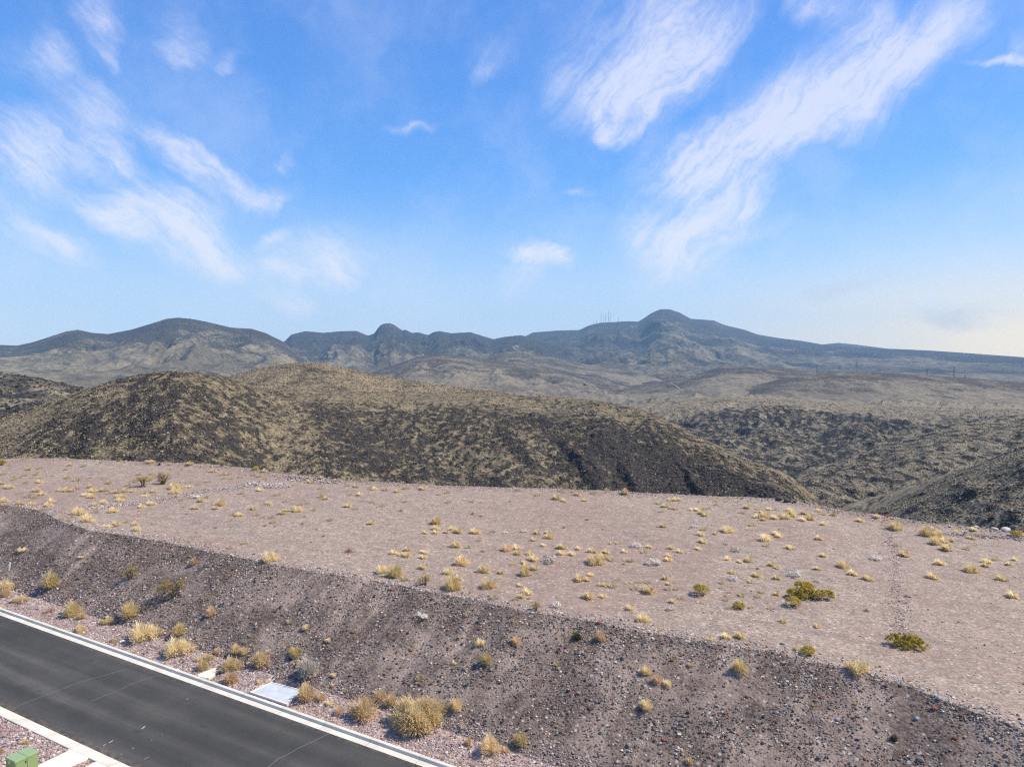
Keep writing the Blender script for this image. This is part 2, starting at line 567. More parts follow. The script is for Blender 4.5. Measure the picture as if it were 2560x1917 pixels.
def mat_plain(name, c, rough=0.8, var=0.12, sc=3.0, bstr=0.15, metal=0, spec=0.3):
    m, T = mat_new(name)
    P = obj_co(T)
    n = T.noise(P, sc, 5, 0.65)
    n2 = T.noise(P, sc * 14, 3, 0.6)
    v = T.math('ADD', T.math('MULTIPLY', n, 0.6), T.math('MULTIPLY', n2, 0.4))
    lo = tuple(x * (1 - var) for x in c)
    hi = tuple(min(1, x * (1 + var)) for x in c)
    finish(T, T.ramp(v, [(0.3, lo), (0.7, hi)]), rough, n2, bstr, 0.01, spec)
    return m


def mat_concrete():
    m, T = mat_new('concrete')
    P = obj_co(T)
    n = T.noise(P, 0.9, 5, 0.65)
    n2 = T.noise(P, 26, 3, 0.6)
    c = T.ramp(n, [(0.30, (0.50, 0.46, 0.37)), (0.52, (0.60, 0.56, 0.46)), (0.75, (0.66, 0.62, 0.52))])
    c = T.mix(1.0, c, T.ramp(n2, [(0.3, (0.9, 0.9, 0.9)), (0.7, (1.06, 1.06, 1.06))]), 'MULTIPLY')
    sx = T.n('ShaderNodeSeparateXYZ', {0: P})
    fr = T.math('FRACT', T.math('MULTIPLY', sx.outputs[0], 1 / 3.0))
    j = T.math('LESS_THAN', T.math('ABSOLUTE', T.math('SUBTRACT', fr, 0.5)), 0.004)
    c = T.mix(T.math('MULTIPLY', j, 0.7), c, (0.13, 0.11, 0.09))
    st = T.sstep(T.noise(P, 2.2, 5, 0.7), 0.60, 0.78)
    c = T.mix(T.math('MULTIPLY', st, 0.35), c, (0.30, 0.27, 0.22))
    ed = T.sstep(T.noise(P, 5.5, 5, 0.75), 0.58, 0.70)
    c = T.mix(T.math('MULTIPLY', ed, 0.30), c, (0.34, 0.29, 0.23))
    finish(T, c, 0.85, n2, 0.15, 0.01, 0.25)
    return m


def mat_asphalt():
    m, T = mat_new('asphalt')
    P = obj_co(T)
    vo = T.n('ShaderNodeTexVoronoi', {'Vector': P, 'Scale': 60.0})
    n2 = T.noise(P, 22, 4, 0.7)
    mp = T.n('ShaderNodeMapping', {'Vector': P})
    mp.inputs['Scale'].default_value = (0.03, 1.0, 1)
    band = T.noise(mp.outputs[0], 0.9, 4, 0.6)
    blot = T.noise(P, 0.35, 5, 0.6)
    v = T.math('ADD', T.math('MULTIPLY', band, 0.6), T.math('MULTIPLY', blot, 0.4))
    c = T.ramp(v, [(0.32, (0.033, 0.033, 0.031)), (0.5, (0.050, 0.049, 0.045)), (0.68, (0.080, 0.077, 0.068))])
    c = T.mix(1.0, c, T.ramp(T.math('ADD', T.math('MULTIPLY', n2, 0.6), T.math('MULTIPLY', vo.outputs['Distance'], 0.5)),
                             [(0.2, (0.60, 0.60, 0.60)), (0.8, (1.45, 1.45, 1.42))]), 'MULTIPLY')
    # two paler worn wheel lanes each way, with oil-dark stripes between them, and old patching
    sy = T.n('ShaderNodeSeparateXYZ', {0: P}).outputs[1]
    wv = T.math('SINE', T.math('MULTIPLY_ADD', sy, 3.6, T.math('MULTIPLY', T.noise(mp.outputs[0], 0.5, 2), 1.2)))
    c = T.mix(1.0, c, T.ramp(T.math('MULTIPLY_ADD', wv, 0.5, 0.5), [(0.0, (0.86, 0.86, 0.87)), (0.6, (1.0, 1.0, 1.0)), (1.0, (1.18, 1.17, 1.14))]), 'MULTIPLY')
    pt = T.sstep(T.noise(P, 0.8, 6, 0.7), 0.60, 0.68)
    c = T.mix(T.math('MULTIPLY', pt, 0.45), c, (0.026, 0.026, 0.026))
    # dust gathered along the near edge
    sx = T.n('ShaderNodeSeparateXYZ', {0: P})
    e = T.math('MULTIPLY', T.sstep(sx.outputs[1], 21.3, 20.7), T.sstep(T.noise(P, 2.5, 4, 0.7), 0.38, 0.70))
    c = T.mix(T.math('MULTIPLY', e, 0.55), c, (0.22, 0.16, 0.11))
    e2 = T.math('MULTIPLY', T.sstep(sx.outputs[1], 27.1, 27.55), T.sstep(T.noise(P, 3.0, 4, 0.7), 0.42, 0.72))
    c = T.mix(T.math('MULTIPLY', e2, 0.45), c, (0.20, 0.165, 0.13))
    finish(T, c, 0.88, T.math('ADD', n2, vo.outputs['Distance']), 0.4, 0.008, 0.25)
    return m


M['concrete'] = mat_concrete()
M['asphalt'] = mat_asphalt()
M['seal'] = mat_plain('crack_filler', (0.22, 0.22, 0.21), 0.8)
M['paint'] = mat_plain('paint_splash', (0.40, 0.40, 0.39), 0.7)
M['vault'] = mat_plain('vault_cover', (0.44, 0.475, 0.49), 0.75, 0.25, 1.6)
M['ivory'] = mat_plain('concrete_apron', (0.68, 0.63, 0.52), 0.85, 0.15, 2.0)
M['green'] = mat_plain('green_enamel', (0.20, 0.27, 0.115), 0.55, 0.10, 2.0, 0.05)
M['green_lid'] = mat_plain('green_enamel_lid', (0.25, 0.34, 0.17), 0.55, 0.10, 2.0, 0.05)
M['dark'] = mat_plain('dark_metal', (0.03, 0.035, 0.03), 0.5)
M['white'] = mat_plain('white_plastic', (0.78, 0.78, 0.76), 0.5, 0.06)
M['orange'] = mat_plain('orange_tape', (0.85, 0.10, 0.03), 0.6, 0.1)
M['wood'] = mat_plain('stake_wood', (0.45, 0.33, 0.2), 0.8)
M['steel'] = mat_plain('weathered_steel', (0.10, 0.10, 0.11), 0.7)
M['redrock'] = mat_plain('red_rock', (0.22, 0.065, 0.04), 0.85, 0.3, 4.0, 0.4)
M['whiterock'] = mat_plain('white_boulder', (0.50, 0.44, 0.375), 0.85, 0.22, 2.0, 0.4)
M['blackrock'] = mat_plain('dark_boulder', (0.07, 0.055, 0.047), 0.85, 0.3, 2.0, 0.4)
M['track'] = mat_plain('dirt_track_soil', (0.29, 0.245, 0.19), 0.95, 0.12, 0.2)


def mat_blade(name, stops, tint=0.14, trans=0.55):
    m, T = mat_new(name)
    g = T.n('ShaderNodeNewGeometry')
    oi = T.n('ShaderNodeObjectInfo')
    v = T.math('ADD', T.math('MULTIPLY', g.outputs['Random Per Island'], 0.7), T.math('MULTIPLY', oi.outputs['Random'], 0.3))
    c = T.ramp(v, stops)
    c = T.mix(1.0, c, T.ramp(oi.outputs['Random'], [(0.0, (1 - tint, 1 - tint * 1.1, 1 - tint)), (1.0, (1 + tint * 0.6, 1 + tint * 0.6, 1 + tint * 0.9))]), 'MULTIPLY')
    finish(T, c, 0.8, sub=trans, spec=0.15)
    return m


M['y'] = mat_blade('straw_grass', [(0, (0.76, 0.60, 0.31)), (0.4, (0.88, 0.73, 0.41)), (0.8, (0.93, 0.81, 0.51)), (1, (0.95, 0.88, 0.64))])
M['p'] = mat_blade('pale_straw', [(0, (0.48, 0.39, 0.21)), (0.5, (0.70, 0.60, 0.36)), (1, (0.82, 0.75, 0.52))])
M['o'] = mat_blade('amber_grass', [(0, (0.73, 0.55, 0.28)), (0.5, (0.88, 0.70, 0.40)), (1, (0.93, 0.80, 0.53))], 0.15)
M['gy'] = mat_blade('olive_grass', [(0, (0.64, 0.52, 0.22)), (0.5, (0.83, 0.69, 0.35)), (1, (0.92, 0.81, 0.50))], 0.15)
M['g'] = mat_blade('green_leaf', [(0, (0.26, 0.20, 0.02)), (0.5, (0.44, 0.33, 0.04)), (1, (0.62, 0.46, 0.10))], 0.15, 0.25)
M['c'] = mat_blade('creosote_leaf', [(0, (0.25, 0.19, 0.03)), (0.5, (0.39, 0.30, 0.06)), (1, (0.52, 0.41, 0.12))], 0.15, 0.25)
M['w'] = mat_blade('grey_twig', [(0, (0.48, 0.42, 0.32)), (0.5, (0.70, 0.64, 0.52)), (1, (0.86, 0.81, 0.70))], 0.15, 0.1)
M['r'] = mat_blade('red_weed', [(0, (0.22, 0.10, 0.07)), (0.5, (0.36, 0.18, 0.13)), (1, (0.48, 0.27, 0.20))], 0.15, 0.15)
M['pk'] = mat_blade('pink_straw', [(0, (0.66, 0.46, 0.24)), (0.5, (0.84, 0.63, 0.38)), (1, (0.90, 0.74, 0.50))], 0.12)
M['b'] = mat_blade('brown_twig', [(0, (0.40, 0.29, 0.09)), (0.5, (0.60, 0.46, 0.17)), (1, (0.74, 0.60, 0.27))], 0.12)
M['s'] = mat_blade('tan_twig', [(0, (0.52, 0.37, 0.18)), (0.5, (0.70, 0.53, 0.27)), (1, (0.80, 0.66, 0.40))], 0.12)
M['dg'] = mat_blade('dark_needles', [(0, (0.05, 0.055, 0.025)), (0.5, (0.11, 0.11, 0.055)), (1, (0.22, 0.20, 0.11))], 0.12)
M['stem'] = mat_plain('bare_stem', (0.16, 0.12, 0.08), 0.9)


def mat_hill(name, L, dark, mid, tan, dark_amt=0.5, big=None, fine=1.0):
    """desert hillside: dark varnished rock and scrub over tan dry grass; 'rock' is a mesh attribute"""
    m, T = mat_new(name)
    P = obj_co(T)
    at = T.n('ShaderNodeAttribute', attribute_name='rock', attribute_type='GEOMETRY').outputs['Fac']
    n1 = T.noise(P, 1.0 / L, 6, 0.68, dist=0.3)
    n2 = T.noise(P, 5.5 / L, 5, 0.75)
    n3 = T.noise(P, 0.22 / L, 4, 0.6)
    v = T.math('ADD', T.math('MULTIPLY', n1, 0.45), T.math('MULTIPLY', n2, 0.55))
    v = T.math('SUBTRACT', T.math('ADD', v, dark_amt - 0.5), T.math('MULTIPLY', T.math('SUBTRACT', 1.0, at), 0.34))
    v = T.math('ADD', v, T.math('MULTIPLY', T.math('SUBTRACT', n3, 0.5), 0.30))
    k = T.sstep(v, 0.27, 0.46)
    tv = T.noise(P, 2.2 / L, 5, 0.7)
    ct = T.ramp(tv, [(0.32, mid), (0.5, tuple((a + b) / 2 for a, b in zip(mid, tan))), (0.68, tan)])
    c = T.mix(k, ct, dark)
    sp = T.noise(P, 14.0 / L, 3, 0.7)
    c = T.mix(1.0, c, T.ramp(sp, [(0.3, (0.62, 0.62, 0.64)), (0.5, (1, 1, 1)), (0.72, (1.42, 1.40, 1.32))]), 'MULTIPLY')
    if big:
        bb = T.sstep(T.noise(P, big[0], 4, 0.55), 0.46, 0.60)
        c = T.mix(T.math('MULTIPLY', bb, big[2]), c, big[1])
    hb = T.math('ADD', T.math('MULTIPLY', n2, 0.7), T.math('MULTIPLY', k, 0.6))
    finish(T, c, 0.95, hb, 0.7, 0.16 * L * fine, 0.1)
    return m


# ------------------------------------------------------------------ the near ground: verges, road, embankment, pad
def ab_mesh(name, A, Bf, Hf, mat, kind='structure', smooth=True):
    """A: 1D array of a; Bf(a) -> (len(a), nb) rows of b; in the frame local x = -a, y = b"""
    B = Bf(A)
    AA = np.repeat(A[:, None], B.shape[1], 1)
    Hh = Hf(AA, B)
    v = np.stack([-AA, B, SL * AA + Hh], -1).reshape(-1, 3)
    f = grid_faces(len(A), B.shape[1])
    o = link_mesh(name, v, f[:, ::-1].copy(), mat, smooth=smooth, rotz=ROT)
    o['kind'] = kind
    return o


A_FINE = np.arange(-46, 140.01, 0.28)
A_MID = np.arange(-46, 140.01, 0.45)
A_LONG = np.arange(-70, 180.01, 2.0)


def lin(b0, b1, n):
    return lambda A: np.repeat(np.linspace(b0, b1, n)[None, :], len(A), 0)


tz = np.linspace(0, 1, 46)
ab_mesh('embankment', A_FINE, lambda A: B_TOE + (b_crest(A)[:, None] - B_TOE) * tz[None, :], lambda a, b: height(a, np.minimum(b, b_crest(a) - 1e-4)), M['bank'])
tp = np.linspace(0, 1, 110) ** 1.25
td = np.array([0.3, 1, 2.5, 5, 9, 16, 30, 52])


def pad_rows(A):
    bc, bf = b_crest(A)[:, None], b_far(A)[:, None]
    return np.concatenate([bc + (bf - bc) * tp[None, :], bf + td[None, :]], 1)


ab_mesh('gravel_pad', A_MID, pad_rows, lambda a, b: height(a, np.maximum(b, b_crest(a) + 1e-4)), M['pad'])
ab_mesh('verge', A_FINE, lin(28.12, B_TOE, 14), lambda a, b: height(a, np.clip(b, 28.15, B_TOE - 1e-4)), M['verge'])
ab_mesh('verge', A_FINE, lin(8.0, 20.075, 50), lambda a, b: height(a, np.minimum(b, 20.06)), M['verge'])
ab_mesh('road', A_LONG, lin(20.64, 27.56, 8), lambda a, b: 0.0 * a, M['asphalt'], smooth=False)


def profile_strip(name, prof, A, mat):
    pb = np.array([p[0] for p in prof])
    ph = np.array([p[1] for p in prof])
    v = np.stack([np.repeat(-A[:, None], len(pb), 1), np.repeat(pb[None, :], len(A), 0), SL * A[:, None] + ph[None, :]], -1).reshape(-1, 3)
    o = link_mesh(name, v, grid_faces(len(A), len(pb))[:, ::-1].copy(), mat, rotz=ROT)
    o['kind'] = 'structure'
    return o


profile_strip('curb', [(27.53, -0.05), (27.53, 0.006), (27.90, 0.016), (27.935, 0.14), (27.955, 0.158), (28.12, 0.163), (28.14, 0.14), (28.14, -0.15)], A_LONG, M['concrete'])
profile_strip('curb', [(20.06, -0.12), (20.06, 0.085), (20.08, 0.10), (20.20, 0.10), (20.45, 0.035), (20.67, 0.012), (20.67, -0.05)], A_LONG, M['concrete'])


def road_ribbon(name, pts, w, mat, h=0.005, label=None, cat=None, kind=None):
    """thin painted / poured ribbon on the asphalt through photo pixels"""
    P = np.array([plane_hit(x, y, h) for x, y in pts])
    n = 40
    s = np.linspace(0, len(P) - 1, n)
    a = np.interp(s, np.arange(len(P)), P[:, 0])
    b = np.interp(s, np.arange(len(P)), P[:, 1])
    a = a + 0.06 * fbm(s * 1.7, s * 0 + 2, 3, 51)
    b = b + 0.05 * fbm(s * 1.9, s * 0 + 6, 3, 52)
    t = np.stack([np.gradient(a), np.gradient(b)], -1)
    t /= np.linalg.norm(t, axis=1)[:, None] + 1e-9
    ww = w * (0.75 + 0.5 * np.abs(fbm(s * 3, s * 0, 2, 53))) * np.minimum(1, np.minimum(s, len(P) - 1 - s) * 6 + 0.15)
    L = np.stack([a - t[:, 1] * ww, b + t[:, 0] * ww], -1)
    R = np.stack([a + t[:, 1] * ww, b - t[:, 0] * ww], -1)
    Q = np.stack([L, R], 1).reshape(-1, 2)
    v = np.stack([-Q[:, 0], Q[:, 1], SL * Q[:, 0] + h], -1)
    o = link_mesh(name, v, grid_faces(n, 2), mat, rotz=ROT)
    o['kind'] = 'structure'
    return o


K1 = 3.203
for pts in ([(90, 1190), (200, 1140), (350, 1085), (480, 1035), (640, 975), (820, 925), (1020, 868)],
            [(715, 1130), (850, 1080), (960, 1035), (1050, 990), (1180, 945), (1310, 915)],
            [(0, 525), (35, 512)]):
    road_ribbon('crack_seal', [(x / K1, 1400 + y / K1) for x, y in pts], 0.012, M['seal'])
road_ribbon('crack_seal', [(500 + x / 2.836, 1500 + y / 2.836) for x, y in [(470, 1190), (560, 1120), (640, 1080), (720, 1035), (800, 1000), (880, 960), (930, 935)]], 0.013, M['seal'])
for pts, w in (([(1130, 1350), (1165, 1325)], 0.035), ([(870, 1460), (910, 1440)], 0.032), ([(820, 1485), (850, 1470)], 0.022), ([(1490, 1112), (1512, 1104)], 0.02),
               ([(1062, 1505), (1075, 1500)], 0.03), ([(1210, 1438), (1222, 1434)], 0.02), ([(1295, 1396), (1308, 1392)], 0.02), ([(1150, 1590), (1200, 1570)], 0.012),
               ([(965, 1552), (985, 1545)], 0.015), ([(1525, 1000), (1545, 996)], 0.012)):
    road_ribbon('paint_splash', [(x / K1, 1400 + y / K1) for x, y in pts], w, M['paint'], 0.008)


def flat_slab(name, corners_px, h0, thick, mat, bevel=0.0):
    """a poured slab whose top corners sit at photo pixels"""
    P = [plane_hit(x, y, h0) for x, y in corners_px]
    top = [(-a, b, SL * a + h0) for a, b in P]
    bot = [(x, y, z - thick) for x, y, z in top]
    n = len(top)
    f = [tuple(range(n)), tuple(range(2 * n - 1, n - 1, -1))] + [(i, n + i, n + (i + 1) % n, (i + 1) % n) for i in range(n)]
    return link_mesh(name, top + bot, f, mat, rotz=ROT)


# concrete walk slabs that meet the near curb (square to the road, a strip of gravel between them)
a0, b0 = plane_hit(171.6, 1875.5, 0.1)
a1, _ = plane_hit(216.5, 1895.5, 0.1)
a2, _ = plane_hit(236, 1905, 0.1)
for u0, u1 in ((a0, a1), (a2, a2 - 1.5)):
    o = MB().box(min(-u0, -u1), max(-u0, -u1), 8.0, 20.045, -0.2, 0.115, bev=0.012).build('walkway', M['ivory'], rotz=ROT)
    o['kind'] = 'structure'
    for v in o.data.vertices:
        v.co.z += SL * -v.co.x


# ------------------------------------------------------------------ far terrain: every hill and mountain is a height field of its own
GROUND_Z = -62.0


class Hill:
    """crest: photo outline of the ridge; depth: distance of that ridge (metres ahead) along it; the flank runs down to
    (foot depth, foot height below the camera) in front and falls away behind"""
    def __init__(self, name, crest, depth, foot, footz, mat, prof=1.5, nu=500, nv=160, L=60, amp=5, spur=0.0, spurL=80, crest_amp=0.15,
                 x0=None, x1=None, seed=1, back=0.35, rockf=None, fine=0.0, fineL=5, power=1.0, ribs=()):
        c = np.array(crest, float)
        xa = x0 if x0 is not None else c[0, 0]
        xb = x1 if x1 is not None else c[-1, 0]
        px = np.linspace(xa, xb, nu)
        # smooth interpolation of the outline
        py = np.interp(px, c[:, 0], c[:, 1])
        k = max(1, int(nu * 3 / (xb - xa)))
        ker = np.hanning(2 * k + 3)
        ker /= ker.sum()
        pad = len(ker) // 2
        py = np.convolve(np.pad(py, pad, mode='edge'), ker, 'valid')
        D = np.interp(px, *np.array(depth, float).T) if not np.isscalar(depth) else np.full(nu, float(depth))
        Fd = np.interp(px, *np.array(foot, float).T) if not np.isscalar(foot) else np.full(nu, float(foot))
        Fz = np.interp(px, *np.array(footz, float).T) if not np.isscalar(footz) else np.full(nu, float(footz))
        r = ray(px, py)
        zc = r[:, 2] / r[:, 1] * D                       # relative to the camera
        nb = 14
        t = np.concatenate([-np.linspace(1, 0, nb, endpoint=False), np.linspace(0, 1, nv) ** power])
        tt = t[None, :]
        Y = np.where(tt < 0, D[:, None] * (1 - back * tt), D[:, None] + (Fd - D)[:, None] * tt)
        X = (px - 1280)[:, None] / F * (Y * fw[1] + 0)
        p = tt.clip(0, 1)
        pr = p ** prof if prof >= 1 else 1 - (1 - p) ** (1 / prof)
        Z = zc[:, None] + (Fz - zc)[:, None] * pr
        Z = np.where(tt < 0, zc[:, None] + (np.minimum(Fz, zc - 5) - zc)[:, None] * np.minimum(1.0, (-tt) ** 1.4) * 1.0, Z)
        w = crest_amp + (1 - crest_amp) * sm(np.abs(tt), 0.0, 0.16)
        hs = (np.clip((zc - Fz) / np.max(zc - Fz), 0.2, 1) ** 1.3)[:, None] if np.max(D) > 2500 else 1.0
        h = amp * hs * fbm(X / L, Y / L, 5, seed)
        if spur:
            wx = X + 0.35 * spurL * fbm(X / spurL / 1.5, Y / spurL / 1.5, 3, seed + 9)
            rd = ridged(wx / spurL, Y / (spurL * 3.0), 5, seed + 5, 0.50)
            h = h + spur * hs * (rd - 0.45) * sm(np.abs(tt), 0.0, 0.3) * (1 - 0.75 * sm(tt, 0.55, 1.0))
        rk = 0.5 + 0.9 * fbm(X / (L * 0.6), Y / (L * 0.6), 5, seed + 20, 0.6)
        if rockf is not None:
            rk = rockf(px[:, None] + 0 * Y, tt + 0 * Y, X, Y, rk)
        for p0, t0_, p1, t1_, rw, rh in ribs:      # ribs of bare rock standing out of the flank
            u = (tt - t0_) / (t1_ - t0_)
            cx = p0 + (p1 - p0) * u + 14 * fbm(Y / 9.0, X / 9.0, 3, seed + 41)
            e = np.exp(-((px[:, None] - cx) / rw) ** 2) * sm(u, -0.15, 0.2) * sm(1.15 - u, 0, 0.35)
            cut = np.exp(-((px[:, None] - cx + 1.5 * rw) / (0.9 * rw)) ** 2) * sm(u, -0.15, 0.2) * sm(1.15 - u, 0, 0.35)
            h = h + rh * e * (0.7 + 0.9 * ridged(X / 5.0, Y / 5.0, 4, seed + 43)) - 0.3 * rh * cut
            rk = rk + 0.5 * e + 0.1 * cut
        if fine:
            fn = fbm(X / fineL, Y / fineL, 4, seed + 30, 0.65)
            h = h + fine * (fn + 0.5 * np.maximum(ridged(X / (fineL * 1.7), Y / (fineL * 1.7), 3, seed + 33) - 0.3, 0)) * np.clip(rk * 1.3, 0.15, 1.3)
        Z = Z + h * w + CAMZ
        self.px, self.X, self.Y, self.Z, self.t = px, X, Y, Z, t
        v = np.stack([X, Y, Z], -1).reshape(-1, 3)
        # px grows to the right, t grows towards the camera
        o = link_mesh(name, v, grid_faces(nu, len(t))[:, ::-1].copy(), mat, smooth=True)
        at = o.data.attributes.new('rock', 'FLOAT', 'POINT')
        at.data.foreach_set('value', np.clip(rk, 0, 1).astype(np.float32).ravel())
        o['kind'] = 'structure'
        self.o, self.rk = o, rk
        qx, qy = proj(np.stack([X, Y, Z], -1))
        self.qx, self.qy = qx, qy

    def at_pixel(self, x, y):
        """the surface point of this hill seen at a photo pixel (nearest row of the column)"""
        i = int(np.argmin(np.abs(self.px - x)))
        m = self.t >= 0
        j = np.where(m)[0][int(np.argmin(np.abs(self.qy[i, m] - y)))]
        return np.array([self.X[i, j], self.Y[i, j], self.Z[i, j]])


ex = 700        # every ridge is carried on past both edges of the picture
rockA = (0.044, 0.039, 0.034)
M['hill_near'] = mat_hill('near_hillside', 9.0, rockA, (0.115, 0.092, 0.063), (0.285, 0.23, 0.137), 0.54)
M['hill_tan'] = mat_hill('tan_hillside', 14.0, (0.05, 0.045, 0.038), (0.15, 0.117, 0.078), (0.30, 0.24, 0.145), 0.42)
M['hill_right'] = mat_hill('canyon_hillside', 11.0, (0.034, 0.034, 0.034), (0.125, 0.105, 0.078), (0.31, 0.262, 0.172), 0.54)
M['hill_mid'] = mat_hill('plain_hillside', 40.0, (0.06, 0.056, 0.052), (0.125, 0.106, 0.082), (0.26, 0.222, 0.15), 0.45, (1 / 300.0, (0.11, 0.095, 0.075), 0.5))
M['mount'] = mat_hill('mountain_side', 60.0, (0.045, 0.043, 0.04), (0.095, 0.082, 0.058), (0.28, 0.24, 0.155), 0.50, (1 / 520.0, (0.052, 0.05, 0.045), 0.55))
M['mount_far'] = mat_hill('far_mountain_side', 90.0, (0.04, 0.04, 0.04), (0.062, 0.058, 0.046), (0.25, 0.215, 0.145), 0.52, (1 / 700.0, (0.04, 0.04, 0.04), 0.55))  # broad dark patches: vegetation and cloud shadows put into the colour


def rock_near(px, t, X, Y, rk):
    # dark varnished rock on the steep face and the knob, dry grass on the saddle and the flat top
    knob = np.exp(-((px - 430) / 300.0) ** 2)
    face = sm(t, 0.16, 0.34)
    gully = np.exp(-((px - 690 - 90 * (t - 0.4)) / 75.0) ** 2) * sm(t, 0.15, 0.4)
    dark = np.clip(face * (0.55 + 0.30 * sm(px, 700, 860)) + 0.55 * knob, 0, 1) - 0.45 * gully
    m = fbm(X / 2.6, Y / 4.2, 5, 91, 0.68)
    big = fbm(X / 16.0, Y / 16.0, 3, 97, 0.5)
    dark = dark * 0.85 + 0.22 + 0.6 * sm(px, 1380, 1650) * (0.5 + 0.5 * sm(t, 0.0, 0.12)) + 0.45 * big
    return 0.5 + 1.0 * (rk * 0.35 + dark * 0.64 - 0.70 + 1.35 * m)


A_HILL = Hill('hill', [(-ex, 1150), (-200, 1110), (0, 1046), (100, 1011), (200, 977), (300, 947), (380, 932), (440, 927), (500, 931), (567, 943), (620, 955), (690, 968),
                       (770, 975), (900, 978), (1060, 981), (1200, 984), (1280, 988), (1400, 993), (1482, 999), (1569, 1016), (1627, 1031), (1685, 1054),
                       (1720, 1080), (1772, 1104), (1859, 1143), (1945, 1180), (1990, 1212), (2060, 1290), (2200, 1420)],
              [(-ex, 200), (0, 205), (440, 225), (700, 290), (1000, 330), (1400, 320), (1620, 290), (1772, 255), (1990, 215), (2200, 180)],
              [(-ex, 130), (0, 132), (700, 140), (1400, 140), (2200, 140)], [(-ex, -34), (0, -36), (700, -44), (1600, -50), (2200, -52)], M['hill_near'],
              prof=1.45, nu=1150, nv=420, L=30, amp=2.2, spur=3.0, spurL=30, seed=11, fine=0.55, fineL=2.4, rockf=rock_near, back=0.25,
              ribs=((1405, 0.46, 1500, 0.70, 14, 0.9), (1690, 0.36, 1800, 0.66, 13, 1.1), (1560, 0.52, 1600, 0.70, 12, 0.9), (1250, 0.40, 1330, 0.62, 15, 0.6), (240, 0.35, 180, 0.7, 20, 0.8)))
B_HILL = Hill('hill', [(300, 1000), (430, 975), (567, 942), (620, 928), (680, 915), (730, 908), (770, 905), (820, 910), (868, 921), (940, 936), (1013, 949), (1157, 969),
                       (1240, 978), (1330, 992), (1420, 1020), (1560, 1075), (1750, 1160)], 460, 300, -34, M['hill_tan'], prof=1.35, nu=500, nv=120, L=45, amp=2.0, spur=2.0, spurL=40, seed=15,
              fine=0.35, fineL=5, back=0.4)
M_HILL = Hill('hill', [(-ex, 905), (-250, 918), (0, 931), (87, 943), (145, 957), (214, 972), (330, 1005), (450, 1050)], 420, 230, -40, M['hill_right'],
              prof=1.3, nu=380, nv=120, L=40, amp=3.0, spur=4.0, spurL=35, seed=17, fine=0.6, fineL=4)


def rock_plain(px, t, X, Y, rk):
    # darker stony crest, pale grass towards the foot
    return rk * 0.8 + 0.45 * (1 - sm(t, 0.05, 0.55)) - 0.12

def rock_right(px, t, X, Y, rk):
    face = sm(t, 0.22, 0.36)
    return rk * 0.5 + 0.50 * face - 0.20 + 1.5 * fbm(X / 5.0, Y / 8.0, 5, 93, 0.68)


C_HILL = Hill('hill', [(1300, 1085), (1450, 1040), (1530, 1022), (1587, 1012), (1685, 1001), (1770, 995), (1859, 992), (1974, 998), (2100, 1007), (2206, 1015), (2400, 1020), (2560, 1024),
                       (2800, 1024), (2560 + ex, 1010)],
              [(1300, 700), (1700, 760), (2100, 760), (3300, 700)], [(1300, 400), (1980, 345), (2560, 300), (3300, 290)], [(1300, -76), (1980, -69), (2300, -66), (3300, -68)],
              M['hill_right'], prof=1.25, nu=900, nv=320, L=50, amp=3.6, spur=15.0, spurL=85, seed=23, fine=0.8, fineL=4.0, rockf=rock_right, crest_amp=0.1)
D_HILL = Hill('hill', [(1900, 1275), (1960, 1238), (2000, 1200), (2080, 1162), (2150, 1138), (2230, 1112), (2320, 1084), (2400, 1062), (2560, 1034), (2750, 1022), (2560 + ex, 1015)],
              [(1900, 310), (2000, 330), (2230, 380), (2560, 430), (3300, 420)], 225, [(1900, -60), (2560, -58), (3300, -56)], M['hill_right'], prof=1.1, nu=700, nv=240, L=34, amp=2.4,
              spur=5.0, spurL=38, seed=27, fine=0.6, fineL=3.0, rockf=lambda px, t, X, Y, rk: rk * 0.6 + 0.22 - 0.2 + 1.5 * fbm(X / 4.6, Y / 7.0, 5, 99, 0.66), back=0.12)
E_HILL = Hill('hill', [(1960, 1345), (2040, 1322), (2120, 1302), (2208, 1270), (2300, 1226), (2382, 1186), (2470, 1151), (2560, 1117), (2700, 1070), (3000, 1060), (2560 + ex, 1050)],
              [(1960, 235), (2200, 225), (2560, 205), (3300, 190)], 118, [(1960, -46), (2560, -46), (3300, -44)], M['hill_right'], prof=1.15, nu=600, nv=260, L=26, amp=1.6,
              spur=3.0, spurL=24, seed=29, fine=0.55, fineL=2.4, rockf=lambda px, t, X, Y, rk: rk * 0.8 + 0.20 * sm(t, 0.02, 0.2) - 0.26 + 1.5 * fbm(X / 4.0, Y / 6.0, 5, 95, 0.66), back=0.2)
F_HILL = Hill('hill', [(1500, 1010), (1640, 996), (1740, 990), (1859, 972), (1945, 949), (2020, 937), (2080, 932), (2136, 930), (2230, 933), (2322, 938), (2440, 947), (2560, 956),
                       (2800, 975), (2560 + ex, 990)], 1350, 930, -84, M['hill_mid'], prof=0.9, nu=500, nv=140, L=120, amp=5, spur=5, spurL=110, seed=31, fine=1.0, fineL=14, rockf=rock_plain)
G_HILL = Hill('hill', [(1440, 990), (1560, 968), (1640, 958), (1700, 950), (1760, 930), (1801, 918), (1859, 914), (1917, 917), (1975, 921), (2032, 929), (2150, 940), (2350, 960), (2560, 985)],
              1800, 900, -84, M['hill_mid'], prof=0.85, nu=400, nv=110, L=150, amp=7, spur=8, spurL=130, seed=37, fine=1.2, fineL=20, rockf=rock_plain)
